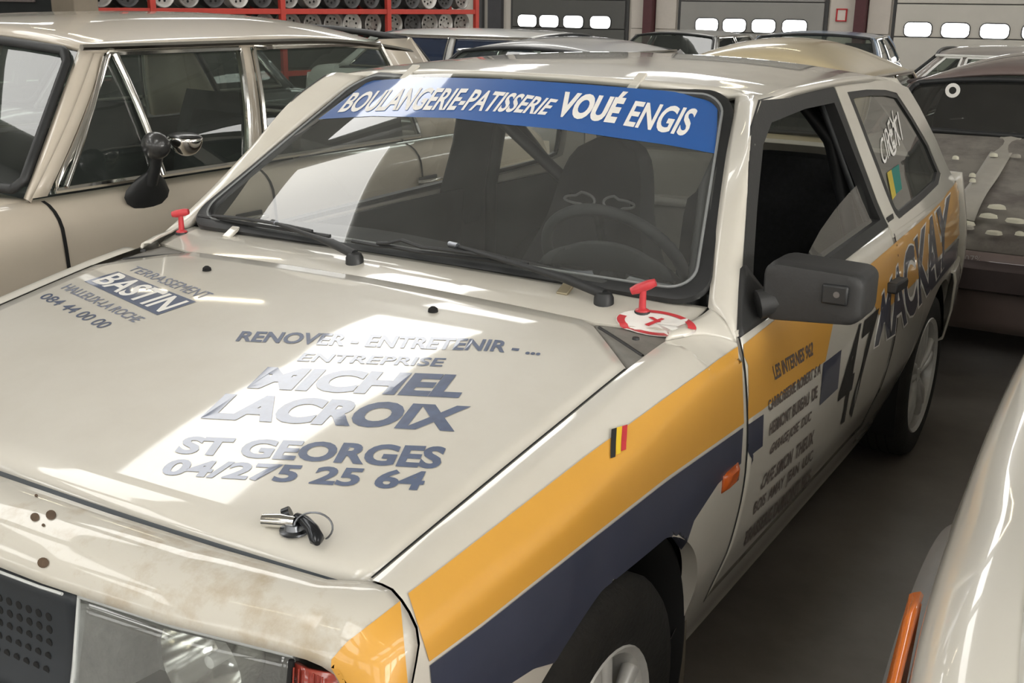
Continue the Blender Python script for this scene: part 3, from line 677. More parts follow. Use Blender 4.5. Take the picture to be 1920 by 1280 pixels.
rows = [('LES INTERNES 962', (1452, 713), (1523, 666), (1523, 639), (1446, 686)), ('CARROSSERIE ROBERT S A', (1441, 771), (1537, 700), (1539, 679), (1438, 751)),
        ('HERMONT BUREAU  DE', (1441, 817), (1531, 745), (1532, 721), (1442, 793)), ('GARAGE JOSE  DUC', (1439, 860), (1518, 793), (1521, 769), (1446, 831)),
        ('CAFE SIMON  THEUX', (1423, 920), (1523, 831), (1526, 804), (1431, 889)), ('BOIS  AMAY  JEAN  LUC', (1409, 972), (1521, 867), (1524, 841), (1415, 940)),
        ('BRASSERIE DUMONT FILS', (1393, 1024), (1518, 905), (1521, 876), (1398, 995))]
for i, (st, bl, br, tr, tl) in enumerate(rows):
    write('sponsor_line', sD, st, [bl, br], [tl, tr], mat('faded_brown_lettering', (.12, .095, .085), .5, noise=.2, nscale=40), doors[0], .03, .002)
for k, mm in enumerate((mat('flag_black', (.02, .02, .02), .5), mat('flag_yellow', (.75, .50, .03), .5), RED)):
    x = 1141+10*k
    film('flag_sticker', sF, [(x+4, 808-3*k), (x+14, 805-3*k)], [(x+1, 862-7*k), (x+10, 859-7*k)], mm, fenL, 4, 5, .0042)
# bonnet lettering
rowsH = [('RENOVER - ENTRETENIR - ...', [(441, 640), (620, 648), (916, 659), (1012, 667)], [(455, 621), (640, 626), (926, 637), (1022, 646)], .03),
         ('ENTREPRISE', [(556, 677), (828, 688)], [(571, 662), (838, 672)], .02), ('MICHEL', [(462, 728), (859, 747)], [(503, 688), (891, 704)], .05),
         ('LACROIX', [(375, 785), (852, 810)], [(424, 738), (886, 762)], .05), ('ST GEORGES', [(325, 850), (822, 880)], [(350, 818), (840, 838)], .04),
         ('04/275 25 64', [(295, 890), (788, 921)], [(322, 860), (806, 884)], .035)]
for st, b, t, bd in rowsH: write('lettering', sH, st, b, t, INK, bonnet, bd, .0009)
film('name_panel', sH, [(221, 509), (368, 566)], [(158, 528), (295, 591)], INK, bonnet, 30, 8, .0007)
write('lettering', sH, 'BASTIN', [(171, 528), (297, 586)], [(224, 512), (356, 566)], WHT, bonnet, .02, .0013)
write('lettering', sH, 'TERRASSEMENT', [(238, 506), (376, 561)], [(258, 499), (402, 551)], mat('thin_grey_blue_lettering', (.16, .18, .24), .5, noise=.1), bonnet, .0, .0009)
write('lettering', sH, 'HALLEUX-LA ROCHE', [(113, 541), (250, 605)], [(134, 532), (274, 597)], mat('thin_grey_blue_lettering', (0, 0, 0)), bonnet, .015, .0009)
write('lettering', sH, '084 44 00 00', [(72, 558), (187, 617)], [(93, 549), (214, 607)], INK, bonnet, .01, .0009)
# rust spots and holes on the nose
RUST = mat('rust_brown', (.10, .065, .04), .9, noise=.4, nscale=60)
for px, py, r in ((66, 970, 8), (96, 966, 9), (82, 1055, 10), (82, 985, 3), (68, 930, 3)):
    P = [[sN.hit(px+r*rr*math.cos(a)*1.1, py+r*rr*math.sin(a), .0008 if rr < .9 else .0012) for rr in (0, .5, 1)] for a in np.linspace(0, 2*math.pi, 14, endpoint=False)]
    grid('rust_hole', P, RUST, noseL, closed_u=True)
# round red pull-marker on the scuttle
def px_ring(surf, cx, cy, rx, ry, r0, r1, a0, a1, m, off, name, n=26, rot=.12):
    P = []
    for a in np.linspace(a0, a1, n):
        row = []
        for r in (r0, (r0+r1)/2, r1):
            x, y = rx*r*math.cos(a), ry*r*math.sin(a); row.append(surf.hit(cx+x*math.cos(rot)-y*math.sin(rot), cy+x*math.sin(rot)+y*math.cos(rot), off))
        P.append(row)
    return grid(name, P, m, cowl)
bpy.context.view_layer.update()
sT = Surf(cowl, footL, *[o for o in car.children if o.name.startswith('corner_vent')])
px_ring(sT, 1230, 608, 76, 24, 0.01, 1.0, 0, 2*math.pi, WHT, .0022, 'marker_disc')
px_ring(sT, 1230, 608, 74, 23, .80, 1.0, 1.2, 3.5, RED, .0034, 'marker_ring'); px_ring(sT, 1230, 608, 74, 23, .80, 1.0, 4.2, 6.4, RED, .0034, 'marker_ring')
film('marker_bolt', sT, [(1215, 597), (1224, 597)], [(1232, 607), (1240, 606)], RED, cowl, 4, 4, .0036); film('marker_bolt', sT, [(1240, 599), (1246, 601)], [(1208, 611), (1216, 614)], RED, cowl, 4, 4, .0038)

# ---------------------------------------------------------------- pulls, nozzles, bonnet fastener
for px, py, s in ((1204, 586, 1), (341, 437, -1)):
    p = sC.hit(px, py, 0.0)
    b = lathe('emergency_pull', [(0, .014), (.006, .013), (.009, .007), (.045, .006)], p, RED, car, 2, 14)
    lathe('pull_base', [(-.002, .016), (.003, .015), (.004, .008)], p, RUB, b, 2, 14)
    q = p+np.array([0, 0, .050]); d = np.array([.021, .008, .010]) if s > 0 else np.array([.018, .010, .004])
    tube('t_handle', [q-d, q-d*.5, q+d*.5, q+d], [.007, .0095, .0095, .007], RED, b, 10)
for px, py in ((388, 507), (812, 584)):
    p = sH.hit(px, py, 0); lathe('washer_nozzle', [(0, .010), (.006, .009), (.010, .004), (.0105, 0)], p, GAP, bonnet, 2, 12)
p = sH.hit(552, 996, 0); up = np.array([0, -.15, .99]); 
bp = lathe('bonnet_fastener', [(0, .020), (.003, .020), (.005, .014), (.012, .012), (.013, 0)], p, STEEL, car, 2, 20)
P = [p+np.array([.030, .004, .012])+np.array([.040*math.cos(a), .016*math.cos(a)+.0, .0])*.62+np.array([0, .006, .022])*math.sin(a)*.9 for a in np.linspace(0, 2*math.pi, 24, endpoint=False)]
tube('wire_ring', P, .0013, STEEL, bp, 6, True)
tube('locking_tail', [p+np.array([-.004, .010, .016]), p+np.array([.016, .004, .018]), p+np.array([.036, -.004, .014]), p+np.array([.052, -.014, .009]), p+np.array([.058, -.020, .007])], [.006, .008, .009, .010, .004], mat('black_glossy_metal', (.03, .032, .036), .2, metal=.6), bp, 10)
tube('pin_body', [p+np.array([-.044, -.012, .010]), p+np.array([-.02, -.004, .012]), p+np.array([.0, .002, .012])], [.009, .010, .008], CHROME, bp, 12)
tube('pin_collar', [p+np.array([-.024, .006, .014]), p+np.array([-.016, .012, .018])], .010, mat('black_glossy_metal', (0, 0, 0)), bp, 10)
# ---------------------------------------------------------------- wipers
def wiper(spx, hinge, b0, b1, name='wiper'):
    p = sC.hit(*spx, 0); w = lathe(name, [(-.005, .020), (.012, .019), (.020, .015), (.024, .006), (.024, 0)], p, RUB, car, 2, 16)
    B0, B1 = gs.hit(*b0, .012), gs.hit(*b1, .012); Hm = gs.hit(*hinge, .022); c = p+np.array([0, 0, .018])
    k1 = mixlin(c, Hm, .22)+np.array([0, -.006, .008]); tube('arm', [c, k1, mixlin(c, Hm, .45)+np.array([0, -.004, .006]), Hm], [.011, .010, .006, .004], RUB, w, 8)
    tube('blade', [gs.hit(*mixlin(b0, b1, t), .008) for t in np.linspace(0, 1, 10)], .0045, RUB, w, 6)
    tube('blade_bridge', [gs.hit(*mixlin(b0, b1, t), .012+.014*math.sin(math.pi*t)) for t in np.linspace(.12, .88, 9)], .0042, RUB, w, 6)
    h = gs.hit(*mixlin(hinge, spx, .06), .026); tube('blade_clip', [Hm, h], .007, STEEL, w, 8)
wiper((665, 492), (520, 428), (376, 409), (622, 447)); wiper((1132, 568), (850, 470), (668, 462), (992, 500))
for (px, py), m in (((435, 441), PAINT), ((1062, 546), mat('tarnished_clip', (.35, .30, .2), .4, metal=.6))):
    q = sC.hit(px, py, .004); o = prism('seal_clip', [(-.012, -.02), (.012, -.02), (.014, .02), (-.01, .02)], 2, 0, .008, m, car, .002); o.location = q; o.rotation_euler = (math.radians(30), 0, 0)
# ---------------------------------------------------------------- mirrors, side repeaters
for s in (1,):
    P = [[(xs(y, z)+.007, y, z) for z in np.linspace(.866+.012*(y-.4), np.interp(y, [.413, .43, .535, .62], [.872, .885, .975, .882]), 6)] for y in np.linspace(.413, .62, 14)]
    m = grid('door_mirror', mir(P, s), PLAS, car, out=(s, 0, 0), solid=.02)
    P = []
    for y, k in ((.505, .80), (.507, .93), (.515, .985), (.535, 1.0), (.60, 1.0), (.625, .96)):
        c0 = np.array([.832, y, .938]); row = []
        for a, b in rrect(.092*k, .105*k, .024*k, 5): row.append((c0[0]+a+.0, y+.10*(a), .938+(b-.0525*k)*(1-.10*a/.09)-.004))
        P.append(row)
    P = [[tuple(np.mean(P[0], axis=0))]*len(P[0])]+P
    sh = grid('mirror_shell', mir(P, s), PLAS, m, out=(0, -1, 0), closed_v=True)
    fixn(sh)
    P = [[(c[0], c[1]-.004, c[2]) for c in np.array([np.mean(P[-1], axis=0)*(1-t)+np.array(q)*t for t in (0, .93)])] for q in P[-1]]
    grid('mirror_glass', mir(P, s), CHROME, sh, closed_u=True)
    o = box('fold_recess', s*.852, s*.900, .5005, .512, .925, .962, RUB, sh, .004); 
    lathe('fold_screw', [(-.003, 0), (-.003, .006), (.004, .007)], (s*.880, .503, .945), STEEL, sh, 1, 10)
    tube('mirror_stalk', mir([(.735, .50, .905), (.775, .53, .915), (.80, .55, .92)], s), [.028, .024, .024], PLAS, m, 10)
for s in (1, -1):
    P = [[(xs(y, z)+h, y, z) for z, h in ((.607, .001), (.614, .010), (.636, .011), (.643, .001))] for y in np.linspace(.285, .360, 6)]
    for q in (P[0], P[-1]):
        for i in range(4): q[i] = (q[i][0]-.008*(i in (1, 2)), q[i][1], q[i][2])
    grid('side_repeater', mir(P, s), AMBER, car, out=(s, 0, 0), solid=.004)
film('pillar_badge', Surf(*[o for o in car.children if o.name.startswith('quarter_window_surround')]), [(1658, 410), (1673, 400)], [(1661, 420), (1675, 410)], INKB, qL, 4, 3, .002)
sG = Surf(qgL)
write('window_lettering', sG, 'CIREX', [(1655, 312), (1688, 262)], [(1648, 268), (1672, 205)], WHT, qgL, .0, .002)
write('window_lettering', sG, 'GTI', [(1672, 300), (1692, 262)], [(1661, 258), (1682, 208)], mat('white_lettering', (0, 0, 0)), qgL, .0, .002)
film('window_sticker', sG, [(1662, 324), (1670, 318)], [(1672, 375), (1679, 366)], mat('sticker_yellow', (.55, .42, .05), .5), qgL, 3, 5, .002)
film('window_sticker', sG, [(1670, 318), (1684, 308)], [(1679, 364), (1690, 354)], mat('sticker_teal', (.01, .20, .17), .5), qgL, 3, 5, .002)
# ================================================================ the other cars
def make_car(name, label, loc, rz, paint, glassm, p, cat='car', group=None, trimm=None, lining=None, detail=True):
    """facing local -Y; p: L W H belt hood(front z, mid z) deck(z) wsb wst rt rb posts wb wr"""
    root = empty(name, loc, rz); tag(root, label, cat, group)
    L, Wd, H, belt = p['L'], p['W'], p['H'], p['belt']; hw = Wd/2
    zf, zm = p['hood']; zd = p['deck']; wsb, wst, rt, rb = p['wsb'], p['wst'], p['rt'], p['rb']
    wb, wr = p.get('wb', hw-.05), p.get('wr', hw-.19); zr = H-p.get('crown', .07); sh = p.get('sh', .09); R = p.get('wheel', .30)
    y0, y1 = -L/2, L/2; yaf, yar = y0+p.get('fo', .72), y1-p.get('ro', .78)
    tm = trimm or CHROME; ln = lining or TRIM
    def w(y):
        t = abs(y)/(L/2); return hw*(1-p.get('taper', .10)*t**p.get('tp', 5))
    def zt(y):
        return float(crv(y, [y0, y0+.06, (y0+wsb)/2, wsb, rb, (rb+y1)/2, y1-.05, y1], [zf-.05, zf, zm, belt, belt, (zd+belt)/2+.01, zd, zd-.06]))
    def low(y):
        z = .22
        for ya in (yaf, yar):
            d = (R+.045)**2-(y-ya)**2
            if d > 0: z = max(z, R+math.sqrt(d))
        return min(z, zt(y)-sh-.06)
    ys = np.r_[y0, y0+.02, np.linspace(y0+.06, y1-.06, 60), y1-.02, y1]
    for s in (1, -1):
        P = []
        for y in ys:
            z1 = zt(y)-sh; zl = low(y); a = w(y); col = [(s*(a-sh*(1-math.cos(t))*1.0), y, z1+sh*math.sin(t)*.98) for t in np.linspace(math.pi/2, 0, 7)]
            for t in np.linspace(0, 1, 10)[1:]:
                z = z1+(zl-z1)*t; col.append((s*(a+.012*math.sin(math.pi*min(1, t*1.2))-.05*max(0, (.40-z)/.40)), y, z))
            l = col[-1]; col.append((l[0]-s*.05, y, l[2]+.004)); P.append(col)
        grid('side_panel', P, paint, root, out=(s, 0, 0))
        for ya in (yaf, yar):
            P = [[(s*x, ya+(R+.05)*math.cos(a), R+(R+.05)*math.sin(a)) for x in (hw-.30, hw-.045)] for a in np.linspace(-.3, math.pi+.3, 18)]
            grid('wheel_well', P, GAP, root, solid=.005)
            t = lathe('wheel', [(-.08, R*.62), (-.085, R-.05), (-.06, R), (.06, R), (.085, R-.05), (.08, R*.62)], (s*(hw-.125), ya, R), TYRE, root, 0, 26, 40)
            lathe('wheel_disc', [(s*.07, R*.64), (s*.05, R*.5), (s*.055, R*.2), (s*.07, R*.12), (s*.07, 0)], (s*(hw-.125), ya, R), RIM, t, 0, 24, 40)
        # side glass between the posts
        def sp(y, t, o=0): return (s*(wb*(1-t)+wr*t+o+.015*math.sin(math.pi*t)), y, (belt+.01)*(1-t)+zr*t)
        def edge(k, t):   # k = index into posts; posts give y at belt and at roof
            return mixlin(p['posts'][k][0], p['posts'][k][1], t)
        n = len(p['posts'])
        for k in range(0, n-1, 2):     # posts: (front edge, rear edge) pairs -> pillar; glass lies between pairs
            pass
        for k in range(n):
            ya_, yb_, wd = p['posts'][k]
            grid('pillar', [[sp(mixlin(ya_, yb_, t)+wd*o*(1-.25*t), t, .002) for o in (-.5, 0, .5)] for t in np.linspace(0, 1, 8)], paint if not p.get('darkpost') else RUB, root, out=(s, 0, 0), solid=.03)
        for k in range(n-1):
            a, b = p['posts'][k], p['posts'][k+1]
            g = grid('side_window', [[sp(mixlin(mixlin(a[0]+a[2]*.4, a[1]+a[2]*.3, t), mixlin(b[0]-b[2]*.4, b[1]-b[2]*.3, t), u), t, -.006) for u in np.linspace(0, 1, 7)] for t in np.linspace(0, 1, 6)], glassm, root, out=(s, 0, 0))
            if detail:
                c = lambda u, t: sp(mixlin(mixlin(a[0]+a[2]*.5, a[1]+a[2]*.4, t), mixlin(b[0]-b[2]*.5, b[1]-b[2]*.4, t), u), t, .006)
                lp = [c(u, .03) for u in np.linspace(.02, .98, 8)]+[c(.985, t) for t in np.linspace(.08, .92, 5)]+[c(u, .96) for u in np.linspace(.98, .02, 8)]+[c(.015, t) for t in np.linspace(.92, .08, 5)]
                tube('window_trim', lp, .009, tm, g, 6, True)
    bw = lambda y: w(y)-sh*.98
    grid('bonnet', [[(u*bw(y), y, zt(y)+.022*(1-u*u)*min(1, (y-y0)/.3)) for u in np.linspace(-1, 1, 15)] for y in np.linspace(y0, wsb+.02, 22)], p.get('bonnet_mat', paint), root, out=(0, 0, 1), solid=.01)
    if rb < y1-.12: grid('boot_lid', [[(u*bw(y), y, zt(y)+.022*(1-u*u)*min(1, (y1-y)/.3)) for u in np.linspace(-1, 1, 11)] for y in np.linspace(rb-.02, y1, 14)], paint, root, out=(0, 0, 1), solid=.01)
    for ye, sg in ((y0, -1), (y1, 1)):
        grid('front_panel' if sg < 0 else 'tail_panel', [[(u*(w(ye)-.0), ye+sg*(.03*math.sin(math.pi*t)+.02*(1-u*u)), .24+(zt(ye)-.0-.24)*t) for t in np.linspace(0, 1, 8)] for u in np.linspace(-1, 1, 13)], paint, root, out=(0, sg, 0), solid=.01)
        grid('bumper', [[(u*(w(ye)+.01), ye+sg*(.02+o+.03*(1-u*u)), z) for o, z in ((0, .52), (.06, .50), (.06, .42), (0, .40))] for u in np.linspace(-1, 1, 11)], tm, root, out=(0, sg, 0), solid=.006)
    # cross glass
    def ws(u, t): return np.array([u*(wb*(1-t)+wr*t), mixlin(wsb, wst, t)-p.get('bow', .07)*(1-u*u)*(1-.3*t), (belt+.01)*(1-t)+zr*t+.045*t*(1-u*u)])
    def rw(u, t): return np.array([u*(wb*(1-t)+wr*t), mixlin(rb, rt, t)+.05*(1-u*u), (belt+.01)*(1-t)+zr*t+.045*t*(1-u*u)])
    for nm, fn, sg in (('windscreen', ws, -1), ('rear_window', rw, 1)):
        g = grid(nm, [[fn(u, t) for t in np.linspace(.03, .97, 8)] for u in np.linspace(-.985, .985, 15)], glassm, root, out=(0, sg, 1))
        lp = [(u, v) for u, v in ((-.93, .04), (.93, .04), (.962, .10), (.955, .88), (.92, .95), (-.92, .95), (-.955, .88), (-.962, .10))]
        lp2 = []
        for i in range(8):
            for t in np.linspace(0, 1, 6, endpoint=False): lp2.append(fn(*mixlin(lp[i], lp[(i+1) % 8], t))+np.array([0, sg*.006, .006]))
        tube('screen_seal', lp2, .014, RUB, g, 8, True)
    for s in (1, -1):
        for fn, k, sg in ((ws, 0, -1), (rw, -1, 1)):
            q = p['posts'][k]
            P = []
            for t in np.linspace(0, 1, 9):
                A = fn(s*.975, t); yb_ = mixlin(q[0], q[1], t)+sg*q[2]*.5*(1-.25*t)
                B = np.array([s*(wb*(1-t)+wr*t+.002+.015*math.sin(math.pi*t)), yb_, (belt+.01)*(1-t)+zr*t])
                P.append([mixlin(A, B, v)+np.array([s*.010, sg*.008, 0])*math.sin(math.pi*v) for v in np.linspace(0, 1, 6)])
            grid('corner_post', P, paint, root, out=(s, sg, 0), solid=.02)
    # roof
    P = []
    yend = p.get('roofend', rt)
    for u in np.linspace(-1, 1, 25):
        e = 1-abs(u)**p.get('rp', 2.6); col = []
        for t in np.linspace(0, 1, 26):
            ya, yb = wst-p.get('bow', .07)*.7*(1-u*u), rt+.05*(1-u*u); y = mixlin(ya, yb, t)
            c = (H-zr)*(math.sin(math.pi*min(max(t, 0), 1))**.45*.55+.45 if 1 else 1)
            col.append((u*(wr+.012), y, zr+c*e-p.get('rdrop', .0)*(max(0, t-.55)/.45)**2))
        P.append(col)
    grid('roof', P, p.get('roof_mat', paint), root, out=(0, 0, 1), solid=.015)
    for s in (1, -1):
        tube('rain_gutter', [(s*(wr+.016), mixlin(wst-.02, rt, t), zr+.004-p.get('rdrop', 0)*(max(0, t-.55)/.45)**2) for t in np.linspace(0, 1, 14)], .010, tm if detail else paint, root, 6)
    # cabin
    box('cabin_floor', -hw+.12, hw-.12, wsb-.1, rb+.1, .20, .24, ln, root)
    grid('dashboard', [[(u*(wb-.05), wsb+o, z) for o, z in ((.05, belt-.02), (.20, belt-.01), (.28, belt-.08), (.26, belt-.30))] for u in np.linspace(-1, 1, 7)], ln, root, out=(0, 0, 1), solid=.02)
    for cxx in (-hw*.45, hw*.45):
        for yy in (mixlin(wsb, rb, .50), mixlin(wsb, rb, .80)):
            P = [[(cxx+a*.24*(1-.35*max(0, z-.45)/.3), yy+.2*z+.02*abs(a), .40+z*p.get('seatk', 1.0)) for a in np.linspace(-1, 1, 7)] for z in np.linspace(0, .62, 8)]
            grid('seat_back', P, ln, root, solid=.10)
            grid('seat_base', [[(cxx+a*.24, yy-.45+.48*t, .42) for a in (-1, 0, 1)] for t in (0, .5, 1)], ln, root, solid=.12)
    for s in (1, -1):
        grid('inner_side', [[(s*(hw-.07), y, z) for z in (.25, .55, belt-.01)] for y in np.linspace(wsb, rb, 6)], ln, root, solid=.01)
    if detail:
        for s in (1, -1): 
            h = lathe('headlamp', [(-.03, 0), (-.028, .06), (-.01, .085), (.03, .09)], (s*(w(y0)-.22), y0-.02, max(.5, zf-.17)), CHROME, root, 1, 24)
    return root
BEIGE = mat('beige_car_paint', (.54, .48, .395), .35, coat=.9, noise=.06, nscale=3)
DKG = glass('green_tinted_glass', (.62, .68, .64), .05, (.4, .45, .42))
# ---- beige saloon beside the rally car
bp = dict(L=4.3, W=1.72, H=1.395, belt=.905, hood=(.78, .86), deck=.86, wsb=-.74, wst=-.42, rt=1.17, rb=1.52, wb=.80, wr=.675, crown=.095, wheel=.30, sh=.10, rdrop=.06, rp=3.2, bow=.09,
          posts=[(-.71, -.36, .05), (.13, .23, .055), (1.20, 1.06, .26)])
bg = make_car('beige_saloon', 'beige vintage saloon with chrome window frames parked beside the rally car', (-2.105, 1.15, 0), 0, BEIGE, DKG, bp)
def bl(x, y, z): return (x+2.105, y-1.15, z)
# vent window post, door gaps, mirror, sill moulding on the visible flank
def bside(y, t): return np.array([.80*(1-t)+.675*t+.012+.015*math.sin(math.pi*t), y, .915*(1-t)+1.30*t])
tube('vent_window_post', [bside(mixlin(-.28, -.33, t), t) for t in np.linspace(.03, .95, 6)], .012, CHROME, bg, 8)
tube('vent_window_frame', [bside(mixlin(-.66, -.37, t)+.02, t) for t in np.linspace(.05, .93, 6)], .008, CHROME, bg, 8)
for y in (-.69, .14, .98):
    pts = [(.86-.10*(1-math.cos(q))+.003, .805+.098*math.sin(q)) for q in np.linspace(1.35, 0, 6)]+[(.862+.012*math.sin(math.pi*t)+.0025-.05*max(0, (.4-(.80-.5*t))/.4), .80-.5*t) for t in np.linspace(.05, 1, 8)]
    grid('door_gap', [[(x, y+o, z) for x, z in pts] for o in (-.006, .006)], GAP, bg)
P = [[(.860+.0145*math.sin(math.pi*min(1, t*1.2))+.004+.006*math.sin(math.pi*k), y, .66-.02*k) for k in np.linspace(0, 1, 5)] for y, t in [(yy, .24) for yy in np.linspace(-1.6, 1.8, 20)]]
grid('flank_moulding', P, mat('brown_moulding', (.20, .16, .12), .5, noise=.15), bg, out=(1, 0, 0), solid=.004)
mb = np.array([.845, -.38, .90])
m = fixn(grid('door_mirror', [[mb+np.array([.004+.028*k, r*math.cos(a)*.085*(1-.55*k), r*math.sin(a)*.045*(1-.3*k)+.06*k-.015]) for a in np.linspace(0, 2*math.pi, 14, endpoint=False)] for k, r in ((0, 0), (0, 1), (.3, 1), (.7, .8), (1, .5), (1, 0))], RUB, bg, closed_v=True))
tube('mirror_neck', [mb+np.array([.02, 0, .02]), mb+np.array([.05, .0, .07]), mb+np.array([.07, -.01, .11])], [.022, .016, .02], RUB, m, 8)
hc = mb+np.array([.085, .015, .135])
def ell(c, r, a0=0, a1=math.pi, n=9): return [[c+np.array([r[0]*math.sin(t)*math.cos(q), r[1]*math.sin(t)*math.sin(q), r[2]*math.cos(t)]) for q in np.linspace(0, 2*math.pi, 18, endpoint=False)] for t in np.linspace(a0, a1, n)]
fixn(grid('mirror_head', ell(hc+np.array([-.01, -.03, 0]), (.05, .035, .040)), mat('satin_black_mirror', (.03, .03, .03), .3, coat=.4, noise=.1), m, closed_v=True))
grid('mirror_bowl', ell(hc+np.array([.03, .045, .02]), (.062, .040, .055), math.pi/2, math.pi), CHROME, m, closed_v=True, solid=.002)
grid('mirror_face', ell(hc+np.array([.03, .045, .022]), (.060, .038, .012), 0, math.pi/2, 6), mat('satin_black_mirror', (0, 0, 0)), m, closed_v=True)
for y in (.02, 1.02):
    hb = box('door_handle_recess', .868, .876, y-.07, y+.05, .738, .776, RUB, bg, .004)
    tube('door_handle', [(.874, y-.08, .757), (.893, y-.06, .758), (.893, y+.05, .756), (.876, y+.06, .754)], .009, CHROME, bg, 8)
# flush front wiper on the beige car and black pillar joint
# ---- white car, lower right
WPAINT = mat('clean_white_paint', (.66, .635, .57), .3, coat=1.0, noise=.03, nscale=3)
wp = dict(L=3.45, W=1.62, H=1.42, belt=.93, hood=(.80, .875), deck=.93, wsb=-.47, wst=.10, rt=1.35, rb=1.58, wheel=.29, sh=.10, taper=.10, tp=4, fo=.74, ro=.62, crown=.08,
          posts=[(-.43, .15, .07), (.60, .60, .06), (1.52, 1.32, .10)])
wc = make_car('white_hatchback', 'white car at lower right with grey wheel arch trim and orange corner lamp', (1.995, 1.13, 0), 0, WPAINT, SGLASS, wp, trimm=PLAS)
GREYA = mat('mid_grey_arch_plastic', (.16, .155, .15), .6, noise=.08, nscale=30)
for s in (-1, 1):
    ya = -3.45/2+.74; R = .335
    P = []
    for a in np.linspace(-.25, math.pi+.25, 34):
        c, sn = math.cos(a), math.sin(a)
        P.append([(s*(.80+o), ya+(R+k)*c, .29+(R+k)*sn) for o, k in ((-.05, -.005), (.035, -.002), (.045, .012), (.040, .05), (.012, .075), (-.02, .078))])
    grid('wheel_arch_trim', P, GREYA, wc, out=(s, 0, 0))
    # wrap-round indicator
    P = []
    for t in np.linspace(0, 1, 10):
        y = -1.705+.44*t; top = .72+.02*t; bt = .72-.20*(1-t)**.8
        wv = .81*(1-.10*(abs(y)/1.725)**4)
        P.append([(s*(wv+.016+.014*math.sin(math.pi*v)), y, mixlin(bt, top, v)) for v in np.linspace(0, 1, 6)])
    grid('corner_indicator', P, mat('bright_orange_lens', (.85, .20, .02), .18, coat=.6, noise=.08, nscale=40), wc, out=(s, 0, 0), solid=.006)
# ---- cars parked in the rows behind
def bgc(name, label, loc, rz, col, prm, rough=.35, gl=None, **kw):
    pm = mat(name+'_paint', col, rough, coat=.8, noise=.08, nscale=3)
    return make_car(name, label, loc, rz, pm, gl or DKG, prm, group='cars parked behind the rally car', **kw)
base = dict(L=3.9, W=1.55, H=1.25, belt=.83, hood=(.70, .77), deck=.78, wsb=-.62, wst=-.20, rt=.95, rb=1.35, wheel=.28, posts=[(-.58, -.15, .06), (.35, .38, .06), (1.30, .98, .09)])
cream = dict(base, L=3.3, W=1.40, H=1.262, belt=.76, hood=(.64, .71), deck=.70, wsb=-.62, wst=-.36, rt=.80, rb=1.25, wb=.65, wr=.60, crown=.20, rp=2.2, posts=[(-.52, -.17, .06), (.35, .36, .06), (1.2, .85, .1)])
bgc('cream_rounded_car', 'cream small car with domed roof right behind the rally car roof', (-.87, 5.20, 0), 0, (.56, .47, .30), cream)
MARP = (.155, .115, .105)
DUST = mat('dusty_grey_bonnet', (.20, .185, .16), .8, dirt=((.11, .095, .085), .35, .6), nscale=6)
mar = dict(base, L=3.5, W=1.46, H=1.235, belt=.86, hood=(.60, .74), deck=.72, wsb=-.62, wst=-.35, rt=.85, rb=1.45, wb=.64, wr=.54, crown=.15, rp=2.0, bonnet_mat=DUST, sh=.12, posts=[(-.60, -.33, .07), (.40, .42, .06), (1.4, .9, .12)])
mc = bgc('maroon_vintage_car', 'dusty maroon vintage car with litter on its bonnet behind the rally car tail', (.63, 4.83, 0), 0, MARP, mar, .55, trimm=mat('dull_maroon_trim', (.05, .035, .034), .6, noise=.2), gl=glass('dark_glass', (.30, .31, .31), .03))
def mtop(x, y):   # bonnet height, world
    Ly = y-4.83; y0 = -1.75
    return float(crv(Ly, [y0, y0+.06, (y0-.62)/2, -.62], [.55, .60, .74, .86]))+.022*(1-min(1, (x-.63)**2/.36))
grid('bonnet_strip', [[(o, y-4.83, mtop(.63, y)+.014+.006*(abs(o) < .03)) for o in (-.045, -.03, 0, .03, .045)] for y in np.linspace(3.16, 4.20, 16)], mat('pale_bonnet_strip', (.33, .31, .27), .6, noise=.1), mc, out=(0, 0, 1), solid=.003)
lathe('wing_mirror', [(-.03, 0), (-.028, .03), (-.005, .058), (.02, .06), (.025, .05)], (-.52, -.60, .935), mat('dusty_mirror', (.19, .18, .165), .6, noise=.1), mc, 1, 20)
tube('mirror_stem', [(-.52, -.585, .93), (-.50, -.58, .84)], .014, mat('dusty_mirror', (0, 0, 0)), mc, 8)
lathe('window_disc', [(-.001, .017), (-.001, .034), (.002, .034)], (-.30, -.585, 1.07), WHT, mc, 1, 20)
# dust heaps and paint flakes lying on the bonnet
FL = [mat('pale_flake', (.52, .50, .40), .8, noise=.15), mat('grey_flake', (.30, .28, .24), .8, noise=.2)]
FK = []
for k, (px, py, r) in enumerate([(1808, 402, 26), (1845, 410, 34), (1880, 428, 22), (1850, 432, 20), (1870, 398, 20), (1812, 440, 16), (1862, 448, 18), (1900, 440, 24), (1835, 452, 26), (1822, 338, 8), (1823, 348, 8), (1905, 302, 12), (1862, 300, 10), (1790, 305, 9), (1895, 415, 14), (1915, 415, 10)]):
    p = CAM_P+ray(px, py)*3.0
    for it in range(40):
        d = ray(px, py); kk = (mtop(p[0], min(max(p[1], 3.10), 4.20))+.006-CAM_P[2])/d[2]; p = .5*p+.5*(CAM_P+kk*d)
    if not (3.10 < p[1] < 4.22): continue
    rad = r/2100.0*4.9*.55; P = []
    for h, q in ((0, 1.0), (.012, .85), (.016, .4), (.017, 0)):
        P.append([(p[0]+q*rad*1.3*math.cos(a)*(1+.25*math.sin(3*a+k)), p[1]+q*rad*.9*math.sin(a)*(1+.2*math.cos(2*a+k)), mtop(p[0], p[1])+.021+h) for a in np.linspace(0, 2*math.pi, 10, endpoint=False)])
    o = grid('paint_flake', P, FL[k % 3 > 1], None, out=(0, 0, 1), closed_v=True)
    FK.append((px, o))
